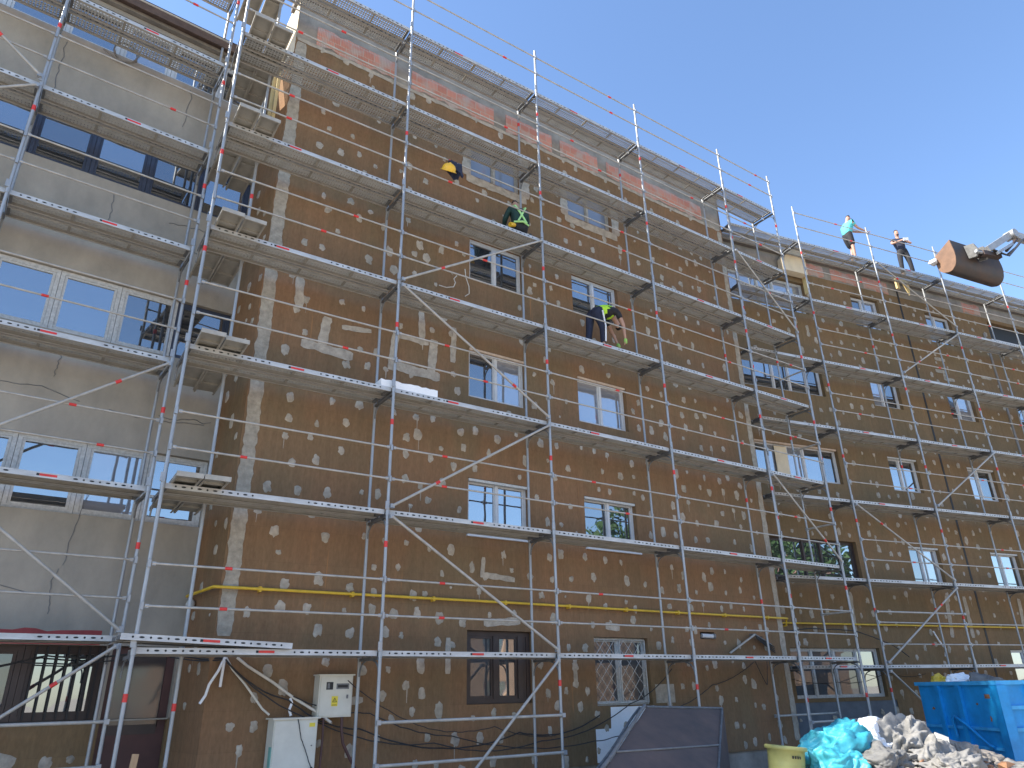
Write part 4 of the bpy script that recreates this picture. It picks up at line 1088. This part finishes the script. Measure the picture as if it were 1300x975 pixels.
q_.box((5.04, -.62, 13.62), (5.42, -.42, 13.78), 'bucket'); q_.tube((4.94, -.66, 13.64), (5.52, -.66, 13.64), .05, 'steel'); q_.build('quick_coupler', bu)
K = [(5.2, -.66, 13.62), (5.75, -.70, 13.70), (6.83, -.72, 14.66)]
def beam(mb, a, b, w_, h_, k):
    a, b = Vector(a), Vector(b); d = (b-a); L = d.length; rot = d.to_track_quat('X', 'Z').to_matrix()
    mb.box((0, -w_/2, -h_/2), (L, w_/2, h_/2), k, rot, (0, 0, 0))
    for i in range(8): mb.v[-8+i] = tuple(Vector(mb.v[-8+i])+a)
q_ = MB()
beam(q_, (5.45, -.70, 13.78), K[2], .13, .20, 'boom'); beam(q_, K[0], (5.9, -.72, 13.62), .16, .15, 'bucket'); beam(q_, (5.6, -.86, 13.60), (6.5, -.86, 14.15), .07, .09, 'steel'); q_.tube((6.2, -.80, 13.86), (6.9, -.80, 14.44), .05, 'bucket', 10); q_.build('dipper_arm', bu)
q_ = MB(); q_.tube((6.85, -.88, 14.64), (6.85, -.56, 14.64), .15, 'boom', 14); beam(q_, K[2], (8.4, -.95, 14.36), .18, .24, 'boom'); beam(q_, (8.35, -.94, 14.37), (15.5, -3.2, 12.6), .26, .32, 'boom'); beam(q_, (15.4, -3.18, 12.62), (21.5, -5.0, 1.4), .3, .4, 'boom')
q_.build('boom', bu)
q_ = MB()
for k in range(3): q_.path([(5.5, -.78-.03*k, 13.72), (6.0, -.86-.04*k, 13.62-.04*k), (6.5, -.9-.04*k, 13.98), (6.9, -.92-.04*k, 14.34), (7.3, -.9, 14.42), (8.4, -1.1, 14.28)], .022, 'hose', 6)
q_.build('hydraulic_hose', bu)
q_ = MB(); q_.box((20.2, -6.4, .55), (23.6, -4.0, 1.3), 'boom'); q_.box((20.6, -5.9, 1.3), (22.0, -4.7, 2.7), 'glass_dark'); q_.build('machine_body', bu)
for x in (20.7, 23.0):
    for y in (-6.55, -4.15): 
        q_ = MB(); q_.tube((x, y, .5), (x, y+.3, .5), .5, 'black', 20); q_.build('wheel', bu)
cl = crumple('plaster_lump', RW(4.38, -.98, 13.68), (.16, .13, .12), 'white_bag', 71, .25, 4); tag(cl, 'pale lump of plaster on the bucket lip beside the right scaffold post', 'rubble lump')

# ============================================================ people
def skinmesh(name, V, E, rad, k, parent, subd=2, root=0):
    me = bpy.data.meshes.new(name); me.from_pydata([tuple(v) for v in V], E, []); me.update()
    o = bpy.data.objects.new(name, me); C.objects.link(o)
    o.modifiers.new('s', 'SKIN'); 
    for i, r_ in enumerate(rad):
        sv = me.skin_vertices[0].data[i]
        sv.radius = r_ if isinstance(r_, tuple) else (r_, r_); sv.use_root = (i == root)
    md = o.modifiers.new('d', 'SUBSURF'); md.levels = subd; md.render_levels = subd
    dg = bpy.context.evaluated_depsgraph_get(); ev = o.evaluated_get(dg)
    nm = bpy.data.meshes.new_from_object(ev); o.modifiers.clear(); o.data = nm; bpy.data.meshes.remove(me)
    nm.materials.clear(); nm.materials.append(M[k])
    nm.polygons.foreach_set('use_smooth', [True]*len(nm.polygons))
    if parent: o.parent = parent
    return o
def person(loc, rz, J, label, top, legs, sleeves='short', shorts=False, hair='hair', vest=None, shirt_k=None, group='workers'):
    """J: joints in metres; left/right as the person's own. Faces local -y."""
    root = empty('person', loc, rz, label, 'person', group)
    j = {k: Vector(v) for k, v in J.items()}
    hd = (j['head']-j['neck']).normalized()
    fwd = Vector(J.get('face', (0, -1, 0))).normalized()
    V, E, Rr = [], [], []
    def av(p, r_, par=None):
        V.append(Vector(p)); Rr.append(r_)
        if par is not None: E.append((par, len(V)-1))
        return len(V)-1
    pe = av(j['pelvis'], (.11, .075)); sp = av(j['pelvis'].lerp(j['chest'], .5), (.10, .07), pe); ch = av(j['chest'], (.13, .085), sp)
    nb = av(j['neck'], .058, ch); ne = av(j['neck'].lerp(j['head'], .45), .055, nb)
    h1 = av(j['head'], (.078, .092), ne); h2 = av(j['head']+hd*.075, (.074, .09), h1); av(j['head']+hd*.125, .045, h2)
    av(j['head']+fwd*.105-hd*.005, .014, h1)                         # nose
    hands = {}
    for s in ('l', 'r'):
        sh = av(j['sh_'+s], .058, ch); el = av(j['el_'+s], .042, sh); wr = av(j['wr_'+s], .027, el)
        d = (j['wr_'+s]-j['el_'+s]).normalized(); pm = av(j['wr_'+s]+d*.06, (.036, .018), wr)
        sidev = d.orthogonal().normalized(); nrm_ = d.cross(sidev)
        for fi, (off, L) in enumerate(((-.03, .06), (-.01, .072), (.01, .068), (.03, .052))):
            b0 = av(j['wr_'+s]+d*.09+sidev*off, .0095, pm); b1 = av(V[b0]+d*L*.55+nrm_*.012, .009, b0); av(V[b1]+d*L*.35+nrm_*.03, .008, b1)
        t0 = av(j['wr_'+s]+d*.045-sidev*.045, .011, pm); av(V[t0]+d*.035-sidev*.02, .009, t0)
        hip = av(j['hip_'+s], .075, pe); kn = av(j['kn_'+s], .058, hip); an = av(j['an_'+s], .04, kn)
        ft = Vector(J.get('toe', (0, -1, 0))).normalized(); av(j['an_'+s]+ft*.14-Vector((0, 0, .045)), .033, an)
    body = skinmesh('body', V, E, Rr, 'skin', root, 1)
    # clothing
    V2, E2, R2 = [], [], []
    def cv(p, r_, par=None):
        V2.append(Vector(p)); R2.append(r_)
        if par is not None: E2.append((par, len(V2)-1))
        return len(V2)-1
    a = cv(j['pelvis']-(j['chest']-j['pelvis'])*.12, (.19, .15)); b = cv(j['pelvis'].lerp(j['chest'], .5), (.172, .135), a); c = cv(j['chest'], (.178, .128), b); cv(j['chest'].lerp(j['neck'], .72), (.085, .08), c)
    for s in ('l', 'r'):
        d = cv(j['sh_'+s], .076, c)
        e = cv(j['sh_'+s].lerp(j['el_'+s], .62 if sleeves == 'short' else 1), .062, d)
        if sleeves == 'long': cv(j['el_'+s].lerp(j['wr_'+s], .9), .045, e)
    skinmesh('shirt', V2, E2, R2, top, root, 1)
    V2, E2, R2 = [], [], []
    a = cv(j['pelvis'], (.172, .14)); cv(j['pelvis'].lerp(j['chest'], .45), (.15, .12), a)
    for s in ('l', 'r'):
        d = cv(j['hip_'+s], .108, a)
        if shorts: cv(j['hip_'+s].lerp(j['kn_'+s], .92), .10, d)
        else:
            e = cv(j['kn_'+s], .078, d); cv(j['kn_'+s].lerp(j['an_'+s], .93), .068, e)
    skinmesh('shorts' if shorts else 'trousers', V2, E2, R2, legs, root, 1)
    for s in ('l', 'r'):
        ft = Vector(J.get('toe', (0, -1, 0))).normalized()
        skinmesh('shoe', [j['an_'+s]-ft*.05-Vector((0, 0, .035)), j['an_'+s]+ft*.08-Vector((0, 0, .045)), j['an_'+s]+ft*.17-Vector((0, 0, .05))], [(0, 1), (1, 2)], [.048, .046, .035], 'shoe', root, 1)
    side = fwd.cross(hd).normalized()
    skinmesh('hair', [j['head']-fwd*.035+hd*.06, j['head']-fwd*.01+hd*.115, j['head']+fwd*.035+hd*.12], [(0, 1), (1, 2)], [.085, .075, .055], hair, root, 1)
    ey = MB()
    for sg in (1, -1):
        p = j['head']+fwd*.088+hd*.03+side*.03*sg; ey.tube(p, p+fwd*.006, .009, 'black', 8)
    ey.build('eyes', root)
    if vest:
        V2, E2, R2 = [], [], []
        a = cv(j['pelvis'].lerp(j['chest'], .05), (.19, .15)); b = cv(j['pelvis'].lerp(j['chest'], .5), (.20, .155), a); c = cv(j['chest'], (.225, .165), b); cv(j['chest'].lerp(j['neck'], .85), (.15, .12), c)
        skinmesh('vest', V2, E2, R2, vest, root, 1)
    return root, j

# man in turquoise T-shirt, leaning on the rail, faces right
p4, j4 = person(RW(2.62, .34, 14.10), RT, dict(pelvis=(-.06, 0, .98), chest=(.0, 0, 1.36), neck=(.07, 0, 1.54), head=(.14, 0, 1.68), face=(.95, -.25, -.1), toe=(1, 0, 0),
    sh_r=(.03, -.19, 1.44), el_r=(.20, -.24, 1.20), wr_r=(.44, -.30, 1.10), sh_l=(.05, .17, 1.44), el_l=(.26, .02, 1.24), wr_l=(.50, -.20, 1.12),
    hip_r=(-.06, -.09, .93), kn_r=(-.04, -.1, .50), an_r=(-.05, -.1, .09), hip_l=(-.06, .09, .93), kn_l=(.14, .1, .54), an_l=(.02, .1, .10)),
    'man in a turquoise T-shirt and dark shorts leaning on the top rail', 'tee', 'blackcloth', shorts=True)
p5, j5 = person(RW(5.02, .36, 14.10), RT+R(-28), dict(pelvis=(0, 0, .95), chest=(-.03, 0, 1.32), neck=(-.04, 0, 1.50), head=(-.05, -.03, 1.65), face=(-.1, -1, -.25), toe=(0, -1, 0),
    sh_r=(-.22, 0, 1.42), el_r=(-.33, -.12, 1.22), wr_r=(-.10, -.27, 1.24), sh_l=(.16, 0, 1.42), el_l=(.30, -.12, 1.20), wr_l=(.08, -.28, 1.18),
    hip_r=(-.10, 0, .92), kn_r=(-.14, -.02, .5), an_r=(-.16, 0, .09), hip_l=(.10, 0, .92), kn_l=(.15, -.02, .5), an_l=(.18, 0, .09)),
    'bearded man in dark clothes on the top deck, hands raised to his chest', 'navy', 'blackcloth')
skinmesh('beard', [j5['head']+Vector((-.03, -.06, -.06)), j5['head']+Vector((.03, -.06, -.06)), j5['head']+Vector((0, -.085, -.075))], [(0, 2), (2, 1)], [.035, .035, .03], 'hair', p5, 1)
hp = MB(); hp.box((-.06, -.40, 1.16), (.10, -.37, 1.26), 'white_bag', Matrix.Rotation(.3, 3, 'X')); hp_o = hp.build('folded_paper', None, p5.location, RT+R(-28)); tag(hp_o, 'white folded paper held by the man in dark clothes', 'paper')
# bending worker in hi-vis vest on the fourth deck, faces right
p3, j3 = person((4.80, .36, 8.24), 0, dict(pelvis=(-.10, 0, .90), chest=(.30, 0, 1.02), neck=(.47, 0, .90), head=(.56, .02, .80), face=(.6, 0, -.8), toe=(1, 0, 0),
    sh_r=(.40, -.19, .97), el_r=(.52, -.22, .66), wr_r=(.56, -.20, .36), sh_l=(.40, .19, .97), el_l=(.56, .2, .66), wr_l=(.62, .12, .38),
    hip_r=(-.10, -.10, .86), kn_r=(.02, -.12, .48), an_r=(.0, -.12, .09), hip_l=(-.12, .10, .86), kn_l=(-.16, .12, .48), an_l=(-.22, .12, .09)),
    'worker in a lime hi-vis vest and dark trousers bending over on the fourth deck', 'blackcloth', 'navy', vest='hivis')
st = MB(); st.path([(-.06, -.235, .84), (.02, -.212, .5), (.0, -.20, .14)], .018, 'foam', 6); st.build('trouser_stripe', p3)
for s in ('l', 'r'):
    d = (j3['wr_'+s]-j3['el_'+s]).normalized(); skinmesh('glove', [j3['wr_'+s], j3['wr_'+s]+d*.07, j3['wr_'+s]+d*.14], [(0, 1), (1, 2)], [.04, .046, .034], 'glove', p3, 1)
# kneeling worker with harness on the fifth deck, back to the camera
p2, j2 = person((2.82, .42, 10.24), R(172), dict(pelvis=(0, .08, .36), chest=(.0, .02, .74), neck=(.0, -.05, .90), head=(.0, -.11, 1.02), face=(.1, -.9, -.35), toe=(0, 1, 0),
    sh_r=(-.19, .0, .82), el_r=(-.27, -.10, .58), wr_r=(-.20, -.32, .50), sh_l=(.19, .0, .82), el_l=(.27, -.08, .58), wr_l=(.20, -.30, .50),
    hip_r=(-.10, .08, .32), kn_r=(-.14, -.26, .12), an_r=(-.12, .16, .10), hip_l=(.10, .08, .32), kn_l=(.14, -.26, .12), an_l=(.12, .16, .10)),
    'crouching worker in dark green with a lime harness on the fifth deck, back turned', 'darkgreen', 'blackcloth', 'long')
hs = MB()
hs.path([(-.12, -.06, .92), (-.12, .12, .84), (-.03, .165, .66), (.10, .20, .40)], .022, 'lime', 6); hs.path([(.12, -.06, .92), (.12, .12, .84), (.03, .165, .66), (-.10, .20, .40)], .022, 'lime', 6); hs.path([(-.17, .14, .40), (0, .225, .40), (.17, .14, .40)], .022, 'lime', 6)
hs.build('harness', p2)
q_ = MB(); q_.path([(.16, .12, .33), (.22, .2, .27), (.30, .22, .24)], .05, 'helmet', 8); q_.build('tool_pouch', p2)

# jacket and hard hat hung on the guard rail
jk = MB(); nu, nv = 12, 16; vs = []
for jv in range(nv+1):
    for iu in range(nu+1):
        u = iu/nu-.5; v = jv/nv*2-1                      # v<0 front flap, v>0 rear flap, draped over the rail
        dz = -abs(v)*(.30+.07*math.sin(u*7+v)); y = (.045+.03*abs(v))*(1 if v > 0 else -1)*min(1, abs(v)*5)-.035
        vs.append((u*.27+abs(v)*.05*math.sin(u*5)+.02*noise.noise(Vector((u*6, v*4, 1))), y+.035*noise.noise(Vector((u*7, v*5, 4))), dz+.03+.02*noise.noise(Vector((u*9, v*3, 8)))))
fs = [(j*(nu+1)+i, j*(nu+1)+i+1, (j+1)*(nu+1)+i+1, (j+1)*(nu+1)+i) for j in range(nv) for i in range(nu)]
jk.add(vs, fs, 'navy', True); jk.add([(x, y*.8, z-.012) for x, y, z in vs], [f[::-1] for f in fs], 'navy', True)
jo = jk.build('jacket', None, (1.02, 0, zl[4]+1.0)); tag(jo, 'dark navy jacket hung over the guard rail above the fifth deck', 'jacket')
hh = MB(); n = 24; prof = [(.0, .135), (.05, .13), (.095, .105), (.122, .06), (.13, .0), (.155, -.01), (.155, -.018), (.125, -.014), (.115, .05), (.0, .12)]
vs = [(r_*math.cos(2*math.pi*i/n), r_*math.sin(2*math.pi*i/n)*1.12, z_) for r_, z_ in prof for i in range(n)]
hh.add(vs, [(j*n+i, j*n+(i+1) % n, (j+1)*n+(i+1) % n, (j+1)*n+i) for j in range(len(prof)-1) for i in range(n)], 'helmet', True)
hh.path([(0, -.14, .02), (0, -.10, .105), (0, 0, .142), (0, .10, .105), (0, .14, .02)], .012, 'helmet', 6)
ho = hh.build('hard_hat', None, (.86, -.10, zl[4]+.70)); ho.rotation_euler = (R(38), R(-14), R(10)); tag(ho, 'yellow hard hat hanging on the guard rail beside the navy jacket', 'hard hat')

# ============================================================ across the street (seen in the glass only)
op = empty('street_house', (24, -34, 0), 0, 'peach house across the street, mirrored in the ground floor windows', 'house', 'houses mirrored in the windows')
q_ = MB(); hs_ = [(-12+4*i, -10.4+4*i, z, z+1.4) for i in range(6) for z in (1.0, 4.0, 7.0)]
facade(q_, -14, 14, 0, 9.5, hs_, 'peach', .2); q_.box((-14, -8, 0), (14, -.4, 9.5), 'peach')
for i, (vx, vy, vz) in enumerate(q_.v): q_.v[i] = (vx, -abs(vy) if vy > 0 else vy, vz)
q_.build('wall', op)
q_ = MB(); q_.prism([(-14.5, .4, 9.5), (-14.5, -4, 12), (-14.5, -8.4, 9.5)], (29, 0, 0), 'brick'); q_.build('roof', op)
for a, b, c, d in hs_:
    q_ = MB(); q_.box((a, -.18, c), (b, -.12, d), 'pvc'); wq = q_.build('window', op); q_ = MB(); q_.box((a+.1, -.12, c+.1), (b-.1, -.10, d-.1), 'glass_dark'); q_.build('pane', wq)
op2 = empty('street_house', (-9, -30, 0), 0, 'low grey house across the street, mirrored in the shop window at left', 'house', 'houses mirrored in the windows')
q_ = MB(); q_.box((-7, -6, 0), (7, 0, 3.2), 'grey'); q_.build('wall', op2)
q_ = MB(); q_.prism([(-7.4, .5, 3.2), (-7.4, -3, 5.2), (-7.4, -6.5, 3.2)], (14.8, 0, 0), 'brick'); q_.build('roof', op2)
tr = empty('broadleaf_tree', (29, -24, 0), 0, 'green street tree mirrored in the second floor window of the middle block', 'tree')
q_ = MB(); q_.path([(0, 0, 0), (.1, .05, 2.5), (.0, .1, 5), (.2, 0, 8)], .2, 'bark', 10, [.28, .22, .17, .08])
for k in range(7):
    a = k*.9; q_.path([(.05, .05, 4+k*.5), (1.2*math.cos(a), 1.2*math.sin(a), 6+k*.5), (2.4*math.cos(a), 2.4*math.sin(a), 7.4+k*.5)], .06, 'bark', 6, [.09, .06, .025])
q_.build('trunk', tr)
q_ = MB(); lr = random.Random(4)
for k in range(5200):
    c = Vector((lr.gauss(0, 1), lr.gauss(0, 1), lr.gauss(0, 1))).normalized()*lr.random()**.4; c = Vector((c.x*3.6, c.y*3.6, c.z*4.2+9.0))
    if noise.noise(c*.55) < -.12: continue
    a = Vector((lr.uniform(-1, 1), lr.uniform(-1, 1), lr.uniform(-1, 1))).normalized()*.19; b = a.orthogonal().normalized()*.12
    q_.add([c-a, c+b, c+a, c-b], [(0, 1, 2, 3)], 'leaf')
q_.build('crown', tr)
